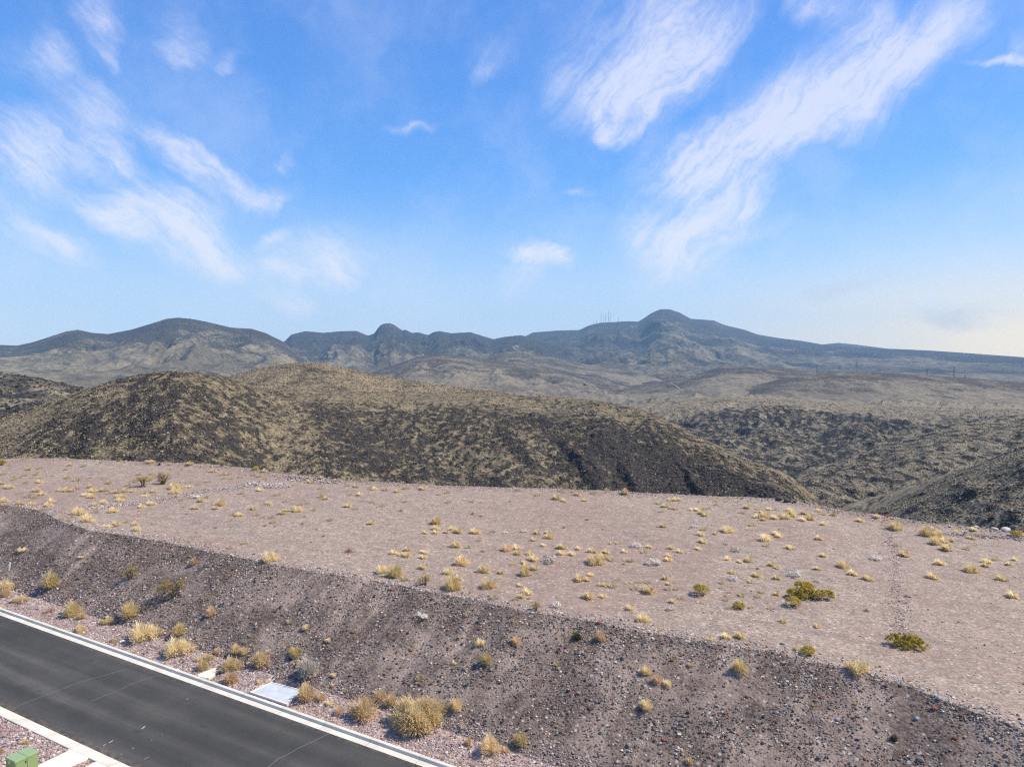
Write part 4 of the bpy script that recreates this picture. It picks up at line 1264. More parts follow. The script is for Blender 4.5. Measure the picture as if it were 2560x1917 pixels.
# photo positions: crop origin and scale, then "x  y(bottom)  width  kind" read off that crop
CROPS = [
    (0, 1140, 5.144, '''20 124 110 g; 100 132 50; 370 190 85; 490 170 70 p; 470 218 40; 20 245 90 p; 150 280 60; 240 288 60; 285 262 80; 165 312 65; 440 250 60; 400 292 50; 310 355 70; 490 295 50;
510 352 85; 25 365 90; 130 425 180 yw; 915 130 85; 1060 142 80; 825 185 60; 1300 95 60; 865 295 90; 660 265 50; 1140 295 55; 1165 245 50; 970 328 90 p; 1400 362 85; 470 465 110; 540 510 100;
355 518 75; 330 540 80; 420 548 75; 205 498 50; 840 470 200 yw; 955 430 80; 1170 410 100; 1195 475 110; 1330 460 120; 1385 490 70; 1110 525 120; 1180 548 110; 1630 388 80; 1500 480 100; 1610 465 90;
1570 550 180 yw; 1710 470 90; 1880 530 130 yw; 1840 490 72 o; 1970 475 90; 1540 590 120; 1940 97 150 yw; 2050 125 44 dg; 1775 250 70; 1925 245 60; 2190 122 60; 2180 178 50; 50 600 120; 260 635 120;
405 640 100; 660 605 110; 615 655 105; 520 700 60; 1330 620 110; 1230 640 90; 1345 640 60; 1455 735 135; 1205 735 90 p; 1020 768 170 Y; 1000 796 100 p; 1125 858 160 Y; 860 848 80 p; 755 832 70 p;
1400 925 150 yw; 1500 910 140; 1345 932 90 p; 1600 865 70; 1735 895 100; 1755 968 115; 1820 670 100; 1960 635 170 yw; 1835 412 200 b; 2090 376 200 s; 1045 48 95 c; 1540 68 60 g; 310 1248 175 yw;
640 1245 50; 860 1300 60 p; 1060 1340 95 yw; 1125 1368 65; 1130 1242 50'''),
    (400, 1140, 5.144, '''385 132 100; 145 122 65; 120 182 60; 265 188 50; 680 216 100; 795 255 65; 860 250 80; 805 300 60; 905 300 60; 1010 240 40; 1025 287 80; 1200 257 80; 1270 276 80; 1345 298 60;
1345 212 90; 1230 186 80 g; 790 136 70 c; 610 340 70; 470 376 60; 385 410 110 yw; 200 432 155 Y; 205 493 130 Y; 565 440 70; 130 355 60; 230 352 50; 320 352 40; 1280 457 100; 1035 496 80; 1080 522 40;
1455 520 60; 1510 508 70; 525 597 100; 785 648 130 o; 455 693 105; 305 662 45; 715 692 100; 1205 697 105; 1400 632 100; 1015 782 118; 915 768 70 p; 1600 592 60; 1565 762 110; 1630 715 130 yw;
1710 680 60; 1780 728 130 Y; 1890 615 65; 1790 638 70; 1430 802 75; 1445 866 80; 1230 775 70 p; 1320 797 50 p; 1965 706 75; 1855 787 50; 2130 566 85; 2060 540 100 p; 2045 428 65; 1920 348 100;
2075 302 90; 2180 338 60; 450 548 110 w; 580 545 80 p; 265 580 60 pk; 2180 837 80 p; 885 1195 78; 1070 1142 80; 1430 1368 200 Y; 440 1418 98 pk; 350 1264 58 c; 715 932 60 r; 570 942 50 r;
1345 912 80 r; 1830 882 70 r; 2010 952 50 r; 1940 1118 50 r; 2100 1042 70 r; 900 922 50 r; 515 1042 50 r; 2110 1112 40 r; 340 757 50 r; 1480 912 50 r'''),
    (853, 1100, 2.587, '''140 271 40 yw; 40 298 30; 95 310 50; 185 318 40; 215 325 45; 280 330 45 p; 360 341 45; 420 322 50 p; 530 326 56; 685 347 40; 50 362 35; 120 362 45; 630 358 30; 195 408 35; 410 405 35; 265 433 40;
845 405 35; 900 408 25; 690 408 35; 45 438 60; 92 453 40; 1145 334 40; 1100 306 30; 1270 363 40; 1420 334 40; 1390 389 66; 1440 400 45; 1525 361 50; 1630 352 40; 1720 330 35 pk; 1575 398 45; 1835 358 45 o;
195 549 60; 385 466 50 r; 905 500 40 r; 1590 522 40 r; 1440 572 40 r; 1090 403 30 r; 850 482 40 r; 615 549 72 o; 615 585 65; 610 609 50; 545 609 50; 680 607 45; 715 583 55; 755 607 70; 860 611 75; 955 609 30;
995 599 48 w; 1055 609 40 w; 1180 601 40 w; 1265 613 55; 1335 610 50; 1345 643 66 Y; 1245 655 50; 890 656 35 p; 1310 692 50; 740 699 85; 820 703 40; 1070 723 66 pk; 1135 713 70; 1140 747 55; 1430 709 75;
1535 713 45; 1620 733 70; 1420 746 60; 1490 749 55; 1710 735 60; 1220 748 60; 1240 787 75; 1185 806 50; 1345 801 95 w; 1110 816 90 p; 1250 845 65; 1190 835 60; 1690 776 80; 1650 816 110 Y; 1600 791 80 p;
1750 786 50 p; 1750 680 100 p; 1830 732 50; 1900 699 66 w; 1990 701 50; 1840 790 70 p; 1825 809 30 r; 1880 790 50 p; 2015 816 85 w; 2000 760 60 p; 1960 735 50 p; 335 741 60; 425 722 55; 415 763 110 yw;
540 740 60; 530 771 55; 780 816 122 OO; 525 840 60; 270 869 82 Y; 350 896 102 gy; 410 913 50 p; 265 916 60 p; 695 873 85; 755 908 60; 720 977 112 gy; 540 952 95 c; 920 866 82 Y; 1030 868 50; 1030 903 70 p;
955 969 125 Y; 1185 883 70 gy; 1210 896 40; 1155 952 50; 1200 1001 76; 1165 1026 60; 990 1036 60 p; 1125 1041 40 p; 1540 919 82; 1590 915 50; 1610 881 50; 1600 1036 82; 1690 1026 60; 1985 1001 100; 1790 915 70 p;
1700 951 80 yw; 1760 960 60 p; 1850 935 80 p; 1920 930 80 p; 1980 935 70 p; 1900 975 50 p; 1865 1106 66; 1955 1187 108 Y; 1390 1086 70 w; 2055 1241 110 p; 1260 1112 85 c; 50 732 80 r; 915 727 45 r; 515 1182 90 w;
820 1146 60 p; 1125 1186 45 p; 1165 1271 40; 765 1297 70 p; 905 1347 82 Y; 1130 1337 70 pk; 1465 1281 60 p; 1525 1312 84 dg; 1675 1312 86 pk; 90 1287 42; 465 1337 35; 730 1457 52; 940 1467 90 gy; 395 1471 20;
505 1561 60 p; 540 1551 35; 455 1366 40 p; 1890 1481 50 p; 1970 1527 76 gy; 2040 1591 75 pk; 2105 1607 76; 1395 1477 60 b2; 2140 1441 50 b2'''),
    (1640, 1240, 5.144, '''240 72 180 yw; 45 110 80; 110 152 110; 240 178 130 yw; 80 212 70; 510 198 150 yw; 600 182 80; 580 242 100; 630 269 110; 685 172 60; 770 76 55; 785 123 70; 905 82 50; 1055 86 60; 1095 237 140 p;
1170 167 110; 1315 182 70; 1345 222 120 yw; 1455 182 90; 1535 182 60; 1300 292 120; 1390 292 120 gy; 1380 321 100; 1520 302 120; 1675 306 130 Y; 1600 272 70; 1715 197 100; 1745 267 110 gy; 1900 242 110;
1880 327 120; 1985 317 100 gy; 2010 257 70; 2100 207 90; 2160 246 80; 2155 381 110; 90 407 110; 530 376 80 w; 490 412 90 w; 615 446 80; 570 517 112; 760 502 85; 925 482 160 Y; 1240 391 80 p; 1190 441 160 p;
1385 526 90; 1410 592 165 Y; 1540 511 110; 1580 541 110; 1425 651 80; 2090 572 112; 600 611 120; 900 631 70 w; 195 686 118; 300 735 95; 545 701 105; 1030 727 120 w; 1725 691 130; 1790 690 50; 165 791 100;
150 846 122; 920 826 106; 1075 862 86; 1185 857 132; 1480 907 112; 1550 941 90; 2150 791 112; 975 1001 102; 1290 1047 132; 1305 950 80 r; 985 1096 128 w; 1210 1121 92; 1550 1081 122; 2085 956 122; 1790 1057 170 w;
2075 1112 98 w; 115 1081 105; 160 1151 85; 860 1136 80; 585 1303 205 g; 1070 1468 155 g; 1755 1447 185 g; 215 1386 106; 190 1482 110 w; 550 1395 170 p; 1630 1632 142; 1963 1362 540 G; 975 1182 50 r; 1140 1162 40 r;
890 1302 60 r; 905 1352 80 p; 1110 1302 100 p; 1370 1256 80 p; 1320 1312 90 p; 1545 1285 100; 840 1192 60 p; 950 1252 60 p; 160 1217 90 p; 260 1212 80 p; 330 1332 70 p; 1430 1392 60 r; 1230 1452 70 p; 955 1462 80 p;
1470 1462 70 p; 720 1507 60 r; 610 1512 60 r; 540 80 60 r'''),
    (2060, 1240, 4.424, '''100 222 85 b2; 390 287 98; 580 257 80; 800 387 168 Y; 1205 382 90; 1145 402 90 o; 1120 448 120 gy; 1260 467 130 Y; 1275 416 90; 1310 522 125; 1390 507 100; 1235 543 130 gy; 1470 421 95; 1650 397 80;
1615 477 102; 1755 477 102 r2; 2138 472 112 g; 805 557 72; 885 672 132; 570 717 114 w; 205 802 122 o; 310 881 112; 485 942 142; 1350 617 142; 1600 597 80 p; 1275 767 122; 1790 747 110; 1785 787 90; 1920 719 90 p;
2105 717 80; 2040 771 82; 1635 852 152 Y; 1190 917 142; 1945 935 92 gy; 2030 947 82 p; 2070 1132 142; 465 1282 92 r; 905 1122 82 r; 905 1192 70 r; 105 592 40 r'''),
    (1706, 1100, 2.588, '''645 1177 76; 870 1217 66; 190 1310 92 yw; 280 1294 90; 370 1291 92; 760 1372 60 p; 814 1404 108 g1; 1142 1528 168 Y; 510 1376 40; 1452 1362 225 G1; 370 1532 112 gy; 50 1474 52; 1490 1602 92 p'''),
    (1280, 1450, 3.456, '''80 1458 142 gy; 1155 1142 112 gy; 1940 1052 82 p; 1530 1608 92'''),
    (1920, 1400, 3.203, '''1010 1462 82 dg; 710 1166 42; 365 1178 50 b2'''),
    (0, 1400, 3.203, '''45 254 155 Y; 45 297 84 pk; 85 312 60 pk; 180 347 172 yw; 395 434 105 r2; 410 242 128 gy; 585 458 132 gy; 650 477 80; 870 522 112; 800 512 60 p; 645 588 76 o; 1045 484 138 gy; 1390 345 225 c; 1040 185 145 c;
1172 668 260 YY; 910 662 70 p; 1210 708 150 yw; 1435 622 106 gy; 1440 790 245 YY; 1590 818 70; 1670 815 105 Y; 1590 662 50; 1745 762 55 pk; 1690 462 86 pk; 1665 592 50 pk; 1890 762 105 o; 1952 772 82 o; 1962 672 42;
1862 904 180 YY; 1845 1002 128 pk; 1625 898 102 gy; 2005 622 52; 200 1488 82; 0 1556 66 pk'''),
    (500, 1500, 2.836, '''430 499 152 oo; 484 384 50; 390 358 46; 420 606 60; 676 419 102 gy; 765 574 172 W; 703 478 60 pk; 630 172 50; 750 227 60; 735 307 36; 910 307 60; 1097 277 46; 947 557 60; 945 622 50; 885 617 36;
755 735 160 oo; 857 727 76 pk; 916 757 70; 985 822 76 pk; 1160 874 222 oo; 1280 732 96 o; 1308 672 46; 1356 767 106 o; 1560 955 385 huge; 1815 808 106 o; 1868 917 112 p; 1900 1038 62 pk; 2052 1118 175 oo; 2165 1088 62 pk;
1050 662 52 p; 1150 712 50 p'''),
]
KIND = {  # kind -> (proto key, variants, height / width, object name, noun phrase, category)
    'y': ('y', 6, 0.95, 'grass_tuft', 'straw-yellow grass tuft', 'grass tuft'), 'yw': ('yw', 4, 0.70, 'grass_tuft', 'ragged wide straw grass tuft', 'grass tuft'),
    'Y': ('Y', 3, 1.25, 'grass_tuft', 'dense golden grass clump', 'grass tuft'), 'YY': ('Y', 3, 1.25, 'grass_tuft', 'big fluffy golden grass clump', 'grass tuft'),
    'p': ('p', 4, 0.75, 'grass_tuft', 'thin pale straw tuft', 'grass tuft'), 'pk': ('pk', 2, 1.3, 'grass_tuft', 'pinkish-tan round grass tuft', 'grass tuft'),
    'o': ('o', 3, 1.3, 'grass_tuft', 'rounded amber grass clump', 'grass tuft'), 'oo': ('o', 3, 1.35, 'grass_tuft', 'large amber-brown grass clump', 'grass tuft'),
    'OO': ('o', 3, 0.95, 'grass_tuft', 'bright golden lumpy grass clump', 'grass tuft'), 'gy': ('gy', 2, 1.3, 'grass_tuft', 'greenish-yellow grass clump', 'grass tuft'),
    'r': ('r', 3, 0.8, 'dry_weed', 'sparse reddish dry weed', 'weed'), 'r2': ('r', 3, 0.8, 'dry_weed', 'reddish-brown dry weed', 'weed'), 'b2': ('b2', 1, 0.9, 'dry_weed', 'small brown withered weed', 'weed'),
    'w': ('w', 2, 0.85, 'low_shrub', 'small grey-white leafy shrub', 'shrub'), 'W': ('W', 1, 1.15, 'desert_shrub', 'twiggy grey-white dead shrub', 'shrub'),
    'g': ('g', 2, 1.0, 'desert_shrub', 'green desert shrub', 'shrub'), 'g1': ('g', 2, 1.15, 'desert_shrub', 'round dark green shrub', 'shrub'),
    'G': ('G', 1, 1.0, 'desert_shrub', 'big spreading olive-green shrub', 'shrub'), 'G1': ('G', 2, 1.0, 'desert_shrub', 'wide olive-green and brown shrub', 'shrub'),
    'c': ('c', 2, 0.72, 'desert_shrub', 'sparse yellow-green twiggy shrub', 'shrub'), 'b': ('b', 1, 1.0, 'desert_shrub', 'olive-brown shrub', 'shrub'), 's': ('s', 1, 1.0, 'desert_shrub', 'airy tan bare shrub', 'shrub'),
    'dg': ('dg', 1, 1.0, 'low_shrub', 'dark spiky small shrub', 'shrub'), 'huge': ('huge', 1, 1.0, 'grass_tuft', 'huge shaggy golden grass mound', 'grass tuft'),
}
PROTO[('b2', 0)] = raw_mesh('weed', *blades_mesh(231, 200, 0.5, 0.02, [(0, 0, 0.9)], 0.0, 0.25), M['b'])
LM = []     # landmarks: photo x, y, phrase
PLANTS = []
for ox, oy, sc, txt in CROPS:
    for ent in txt.replace('\n', ' ').split(';'):
        q = ent.split()
        if len(q) < 3:
            continue
        PLANTS.append([ox + float(q[0]) / sc, oy + float(q[1]) / sc, float(q[2]) / sc, q[3] if len(q) > 3 else 'y'])
# the same plant read off two overlapping crops counts once
keep = []
for p in PLANTS:
    if not any(abs(p[0] - q[0]) < 0.28 * (p[2] + q[2]) and abs(p[1] - q[1]) < 0.12 * (p[2] + q[2]) for q in keep):
        keep.append(p)
PLANTS = keep


def on_ground(x, y):
    a, b, d = ground_hit(x, y)
    return world(a, b, height(a, b)), d


def place_plant(x, y, wpx, kd, seed):
    key, nv, hr, name = KIND[kd][:4]
    g = random.Random(seed)
    P, d = on_ground(x, y)
    depth = float((P - np.array([0, 0, CAMZ])) @ fw)
    w = wpx * depth / F * (1.36 if wpx < 45 and depth > 44 else 1.16)
    # the pixel marks the near foot of the plant: its middle stands half a radius farther in
    gd = P[:2] / np.linalg.norm(P[:2])
    P2 = P[:2] + gd * w * 0.30
    a, b = to_ab(P2)
    if 20.67 < b < 28.2:
        b = 28.2
        P2 = world(a, b, 0)[:2]
    if 19.9 < b <= 20.67:
        b = 19.8
        P2 = world(a, b, 0)[:2]
    z = float(SL * a + height(a, b))
    pr = PROTO[(key, 1)] if kd == 'G1' else PROTO[(key, seed % nv)]
    if kd == 'G':
        pr = PROTO[('G', 0)]
    rz = g.uniform(-0.35, 0.35) if kd in ('G', 'G1', 'huge', 'yw', 'Y', 'YY', 'b', 's') else g.uniform(0, 6.28)
    sx = w * (0.9 if kd in ('c',) else 1.0)
    sz = w * hr * g.uniform(0.88, 1.12)
    if isinstance(pr, tuple):
        o = empty(name, (P2[0], P2[1], z - 0.01), rz)
        for me, nm in zip(pr, ('foliage', 'stem')):
            c = bpy.data.objects.new(nm, me)
            c.parent = o
            c.scale = (sx, sx, sz)
            COL.objects.link(c)
    else:
        o = bpy.data.objects.new(name, pr)
        o.location = (P2[0], P2[1], z - 0.01)
        o.rotation_euler = (0, 0, rz)
        o.scale = (sx, sx, sz)
        COL.objects.link(o)
    return o, b, a


# the 300 largest tufts are things of their own; the smallest pale wisps are one mat of dry litter
tuft_kinds = {k for k, v in KIND.items() if v[5] == 'grass tuft'}
tufts = sorted([p for p in PLANTS if p[3] in tuft_kinds], key=lambda p: -p[2] * p[2] * (0.5 if p[3] == 'p' else 1))
litter = tufts[298:]
LITTER = []
THINGS = []
for i, p in enumerate(PLANTS):
    if any(p is q for q in litter):
        LITTER.append(p)
        continue
    o, b, a = place_plant(p[0], p[1], p[2], p[3], i)
    THINGS.append([o, p, b, a])
lv, lf = [], []
for i, p in enumerate(LITTER):
    P, d = on_ground(p[0], p[1])
    depth = float((P - np.array([0, 0, CAMZ])) @ fw)
    w = 1.45 * p[2] * depth / F
    v, f = blades_mesh(600 + i, 110, 0.5, 0.035, None, 0.0)
    o_ = len(lv)
    for q in v:
        lv.append((P[0] + q[0] * w, P[1] + q[1] * w + 0.3 * w, P[2] + q[2] * w * 0.9))
    lf += [tuple(k + o_ for k in q) for q in f]
# short dry bits strewn over the verge and the pad
for i in range(420):
    a, b = (RNG.uniform(2, 60), 28.25 + abs(RNG.normal(0, 1.1))) if i < 300 else (RNG.uniform(5, 30), RNG.uniform(44, 60))
    if i >= 300:
        a, b = RNG.normal(7.5, 2.2), RNG.normal(53.5, 2.6)
    P = world(a, b, height(a, b))
    w = RNG.uniform(0.12, 0.34)
    v, f = blades_mesh(2000 + i, 26, 0.4, 0.06, None, 0.0)
    o_ = len(lv)
    for q in v:
        lv.append((P[0] + q[0] * w, P[1] + q[1] * w, P[2] + q[2] * w))
    lf += [tuple(k + o_ for k in q) for q in f]
link_mesh('dry_grass', lv, lf, M['p'])['kind'] = 'stuff'


# ------------------------------------------------------------------ built things by the road
def local_frame(a, b, h=0.0):
    P = world(a, b, h)
    return (float(P[0]), float(P[1]), float(P[2]))


# green utility cabinet at the near walk; its top corners are read off the photo at 1 m height
ca, cb = plane_hit(250 / 6.703, 1780 + 830 / 6.703, 1.0)      # near corner
ra, rb = plane_hit(680 / 6.703, 1780 + 660 / 6.703, 1.0)      # right corner
la, lb = plane_hit(70 / 6.703, 1780 + 747 / 6.703, 1.0)       # left corner
CW, CD = abs(rb - cb), abs(la - ca)
cab = empty('utility_cabinet', local_frame(ca + CD / 2, cb + CW / 2, 0.0), ROT)
zb = 0.06
MB().box(-CD / 2 - 0.09, CD / 2 + 0.09, -CW / 2 - 0.09, CW / 2 + 0.09, -0.15, zb, bev=0.015).build('base_slab', M['concrete'], cab)
MB().box(-CD / 2 + 0.02, CD / 2 - 0.02, -CW / 2 + 0.02, CW / 2 - 0.02, zb, 0.90, bev=0.012).build('body', M['green'], cab)
for s0, s1 in ((-CW / 2, -0.006), (0.006, CW / 2)):
    MB().box(-CD / 2, CD / 2, s0, s1, 0.902, 1.0, bev=0.014).build('lid', M['green_lid'], cab)
# the two doors on the face that looks right along the road
for s0, s1 in ((-CW / 2 + 0.05, -0.012), (0.012, CW / 2 - 0.05)):
    d_ = MB().box(CD / 2 - 0.02, CD / 2 + 0.004, s0, s1, 0.12, 0.885, bev=0.005).build('door', M['green'], cab)
    if s0 < 0:
        MB().box(CD / 2 + 0.004, CD / 2 + 0.03, -0.085, -0.045, 0.74, 0.83, bev=0.006).build('latch', M['dark'], d_)
MB().box(-0.12, -0.06, -CW / 2 + 0.012, -CW / 2 + 0.0195, 0.78, 0.88).build('sticker', M['white'], cab)
tag(cab, 'green two-door metal utility cabinet beside the pale concrete walk at the bottom left', 'utility box')


def slab_thing(name, corners, h0, thick, mat, label, cat):
    P = [plane_hit(x, y, h0) for x, y in corners]
    am, bmn = np.mean([p[0] for p in P]), np.mean([p[1] for p in P])
    o = empty(name, local_frame(am, bmn, h0), ROT)
    top = [(-(p[0] - am), p[1] - bmn, SL * (p[0] - am)) for p in P]
    tag(o, label, cat)
    return o, top


def prism(top, thick, inset=0.0, dz=0.0):
    c = np.mean(np.array(top), 0)
    t = [tuple(np.array(p) + (c - np.array(p)) * inset + np.array([0, 0, dz])) for p in top]
    n = len(t)
    return t + [(x, y, z - thick) for x, y, z in t], [tuple(range(n)), tuple(range(2 * n - 1, n - 1, -1))] + [(i, n + i, n + (i + 1) % n, (i + 1) % n) for i in range(n)]


def ring(top, thick, inset, dz):
    """a rectangular frame: outer edge, inner edge, with thickness"""
    c = np.mean(np.array(top), 0)
    o = [np.array(p) + np.array([0, 0, dz]) for p in top]
    i_ = [p + (c + np.array([0, 0, dz]) - p) * inset for p in o]
    n = len(o)
    v = o + i_ + [p - np.array([0, 0, thick]) for p in o] + [p - np.array([0, 0, thick]) for p in i_]
    f = []
    for k in range(n):
        q = (k + 1) % n
        f += [(k, q, n + q, n + k), (k, 2 * n + k, 2 * n + q, q), (n + k, n + q, 3 * n + q, 3 * n + k), (2 * n + k, 3 * n + k, 3 * n + q, 2 * n + q)]
    return [tuple(p) for p in v], f


hq = 0.19
S = 2.836
vault, top = slab_thing('utility_vault', VAULT_PX, hq, 0.3, M['vault'],
                        'large pale blue-grey concrete vault cover in its cream frame behind the curb', 'vault cover')
v, f = ring(top, 0.5, 0.09, 0.0)
link_mesh('frame', v, f, M['ivory'], vault)
v, f = prism(top, 0.2, 0.105, -0.022)
link_mesh('cover', v, f, M['vault'], vault)
apron, top = slab_thing('drain_apron', APRON_PX, hq, 0.3, M['ivory'],
                        'small cream concrete drain spout with two low side walls behind the curb', 'drain')
v, f = prism(top, 0.5, 0.04, -0.07)
link_mesh('channel', v, f, M['concrete'], apron)
tp_ = [np.array(p) for p in top]
for p, q in ((tp_[0], tp_[1]), (tp_[3], tp_[2])):
    c = (tp_[0] + tp_[1] + tp_[2] + tp_[3]) / 4
    w_ = (c - (p + q) / 2) * 0.42
    v, f = prism([tuple(p), tuple(q), tuple(q + w_), tuple(p + w_)], 0.5)
    link_mesh('side_wall', v, f, M['ivory'], apron)

# white marker post on the embankment
P, d_ = on_ground(22.5, 1425)
hgt = 19.5 * d_ / F
mp_ = empty('marker_post', tuple(map(float, P)), 0.3)
g_ = MB().box(-0.05, 0.05, -0.02, 0.02, -0.2, hgt * 0.96, bev=0.006)
g_.v = [(x + 0.14 * max(z, 0), y, z) for x, y, z in g_.v]
g_.build('post', M['white'], mp_)
g_ = MB().box(-0.052, 0.052, -0.023, 0.023, hgt * 0.962, hgt, bev=0.008)
g_.v = [(x + 0.14 * max(z, 0), y, z) for x, y, z in g_.v]
g_.build('cap', M['white'], mp_)
tag(mp_, 'slim white marker post leaning on the dark embankment at the left edge', 'post')


def survey_stake(x, y, hpx, label, tape_right=True):
    P, d = on_ground(x, y)
    h = hpx * d / F
    o = empty('survey_stake', tuple(map(float, P)), 0.2)
    MB().box(-0.025, 0.025, -0.012, 0.012, -0.1, h, bev=0.004).build('stake', M['orange'], o)
    v, f = [], []
    for k in range(7):
        s_ = k / 6
        yy = 0.10 * math.sin(s_ * 5)
        for zz in (h * 0.98, h * 0.98 - 0.11):
            v.append((0.026 + 0.42 * s_ * h, yy, zz - 0.10 * s_))
        if k:
            f.append((2 * k - 2, 2 * k, 2 * k + 1, 2 * k - 1))
    t_ = link_mesh('ribbon', v, f, M['orange'], o)
    md = t_.modifiers.new('thickness', 'SOLIDIFY')
    md.thickness = 0.006
    tag(o, label, 'survey stake')


survey_stake(2060 + 672 / 4.424, 1240 + 285 / 4.424, 16, 'orange survey stake with a fluttering ribbon at the far right rim of the pad')
survey_stake(400 + 1356 / 5.144, 1140 + 332 / 5.144, 6, 'tiny orange survey stake by the pale rubble patch on the left of the pad')
survey_stake(400 + 1490 / 5.144, 1140 + 306 / 5.144, 4, 'tiny peach-orange survey stake behind the pale rubble patch, right of its neighbour')
# a length of red tape lying along the rim
P0_, d0_ = on_ground(2060 + 590 / 4.424, 1240 + 200 / 4.424)
P1_, d1_ = on_ground(2060 + 715 / 4.424, 1240 + 232 / 4.424)
v, f = [], []
for k in range(16):
    s_ = k / 15
    p = P0_ * (1 - s_) + P1_ * s_
    aa, bb = to_ab(p)
    z = float(SL * aa + height(aa, bb)) + 0.06 + 0.10 * abs(math.sin(s_ * 9))
    for w_ in (0.0, 0.14):
        v.append((p[0], p[1] + w_, z + 0.9 * w_))
    if k:
        f.append((2 * k - 2, 2 * k, 2 * k + 1, 2 * k - 1))
t_ = link_mesh('warning_tape', v, f, M['orange'])
md = t_.modifiers.new('thickness', 'SOLIDIFY')
md.thickness = 0.01
tag(t_, 'crumpled red-orange tape lying along the far right rim of the pad', 'tape')

# boulders that can be told apart
def boulder(x, y, wpx, mat, label, name='boulder', hr=0.55, group=None):
    P, d = on_ground(x, y)
    depth = float((P - np.array([0, 0, CAMZ])) @ fw)
    w = wpx * depth / F
    import bmesh
    bm = bmesh.new()
    bmesh.ops.create_icosphere(bm, subdivisions=3, radius=0.5)
    sd = int(x * 7 + y)
    for q in bm.verts:
        c = q.co
        n_ = 0.16 * float(perlin(c.x * 2.3 + sd, c.y * 2.3 + c.z * 1.7)) + 0.07 * float(perlin(c.x * 6 + sd, c.z * 6 - c.y * 4))
        q.co = c * (1 + n_)
        q.co.x = round(q.co.x * 5) / 5 * 0.25 + q.co.x * 0.75
        q.co = Vector((q.co.x * w, q.co.y * w * 0.75, q.co.z * w * hr))
    me = bpy.data.meshes.new(name)
    bm.to_mesh(me)
    bm.free()
    me.materials.append(mat)
    o = bpy.data.objects.new(name, me)
    o.location = (float(P[0]), float(P[1]) + w * 0.25, float(P[2]) + w * hr * 0.22)
    o.rotation_euler = (0, 0, (sd % 7) - 3)
    o.scale = (1, 1, 1)
    COL.objects.link(o)
    tag(o, label, 'boulder', group)


for (x, y, w), lb in zip([(1690, 350, 55), (1795, 352, 92), (1900, 376, 78), (2030, 392, 120), (2150, 395, 70)],
                         ['small white boulder, leftmost of the row on the far right rim', 'long flat white boulder, second from left in the rim row', 'rounded white boulder in the middle of the rim row',
                          'broad white boulder, widest and fourth from left in the rim row', 'jagged pale boulder at the right end of the rim row, near the green shrub']):
    boulder(2060 + x / 4.424, 1240 + y / 4.424, w / 4.424, M['whiterock'], lb, hr=0.45, group='white boulders on the far rim')
for (x, y, w), lb in zip([(1600, 22, 120), (1700, 50, 100), (1790, 58, 70)],
                         ['largest dark brown boulder on the pad rim below the dark hillside', 'middle dark brown boulder of three on the pad rim', 'smallest dark brown boulder, right of its two rim neighbours']):
    boulder(1640 + x / 5.144, 1240 + y / 5.144 + 6, w / 5.144, M['blackrock'], lb, hr=0.5, group='dark boulders on the rim')
RED = [(1280 + 750 / 3.456, 1450 + 385 / 3.456, 14, 'biggest rust-red boulder, sitting on the crest of the embankment'),
       (1280 + 420 / 3.456, 1450 + 605 / 3.456, 8, 'rust-red stone below the crest, left of the pink grass tuft'),
       (1280 + 1308 / 3.456, 1450 + 555 / 3.456, 8, 'rust-red stone among grey cobbles right of the pink grass tuft'),
       (1280 + 1225 / 3.456, 1450 + 672 / 3.456, 8, 'dull red stone below the grey cobbles on the upper embankment'),
       (1280 + 540 / 3.456, 1450 + 955 / 3.456, 8, 'orange-red stone at the top of the thick cobble patch'),
       (1280 + 1238 / 3.456, 1450 + 1248 / 3.456, 10, 'rust-red stone on the bare soil of the lower right embankment'),
       (1280 + 2035 / 3.456, 1450 + 1018 / 3.456, 11, 'rust-red stone on the right embankment under the lone pale tuft'),
       (1280 + 1840 / 3.456, 1450 + 1170 / 3.456, 12, 'flat red-brown stone on the right part of the embankment'),
       (1920 + 1340 / 3.203, 1400 + 1215 / 3.203, 17, 'large red-brown slab of stone near the crest at far right'),
       (1920 + 1505 / 3.203, 1400 + 1440 / 3.203, 14, 'squarish rust-red stone on the embankment at far right'),
       (1920 + 428 / 3.203, 1400 + 1112 / 3.203, 9, 'rust-red stone on the embankment below the golden crest clump'),
       (1920 + 778 / 3.203, 1400 + 1600 / 3.203, 9, 'orange stone near the bottom edge of the photo, right side'),
       (853 + 735 / 2.587, 1100 + 1168 / 2.587, 9, 'bright red stone on the embankment below the twiggy crest shrub'),
       (853 + 145 / 2.587, 1100 + 935 / 2.587, 8, 'dull red stone at the crest left of the olive clump'),
       (500 + 1560 / 2.836, 1500 + 608 / 2.836, 9, 'dark red stone, left of a pair above the huge golden mound'),
       (500 + 1640 / 2.836, 1500 + 602 / 2.836, 9, 'dark red stone, right of a pair above the huge golden mound'),
       (500 + 1450 / 2.836, 1500 + 592 / 2.836, 9, 'brown-red stone above and left of the pair over the golden mound')]
for x, y, w, lb in RED:
    boulder(x, y, w, M['redrock'], lb, hr=0.7, group='red stones on the embankment')
BLUE = [(1920 + 1375 / 3.203, 1400 + 1128 / 3.203, 15, 'blue-grey angular stone at the crest on the far right'),
        (1920 + 1197 / 3.203, 1400 + 1285 / 3.203, 13, 'blue-grey upright stone on the embankment, far right'),
        (1920 + 560 / 3.203, 1400 + 1290 / 3.203, 12, 'pale grey stone on the right embankment, left of the blue-grey one')]
M['bluerock'] = mat_plain('blue_grey_rock', (0.27, 0.30, 0.34), 0.85, 0.2, 4.0, 0.4)
for x, y, w, lb in BLUE:
    boulder(x, y, w, M['bluerock'], lb, hr=0.7, group='blue-grey stones on the embankment')

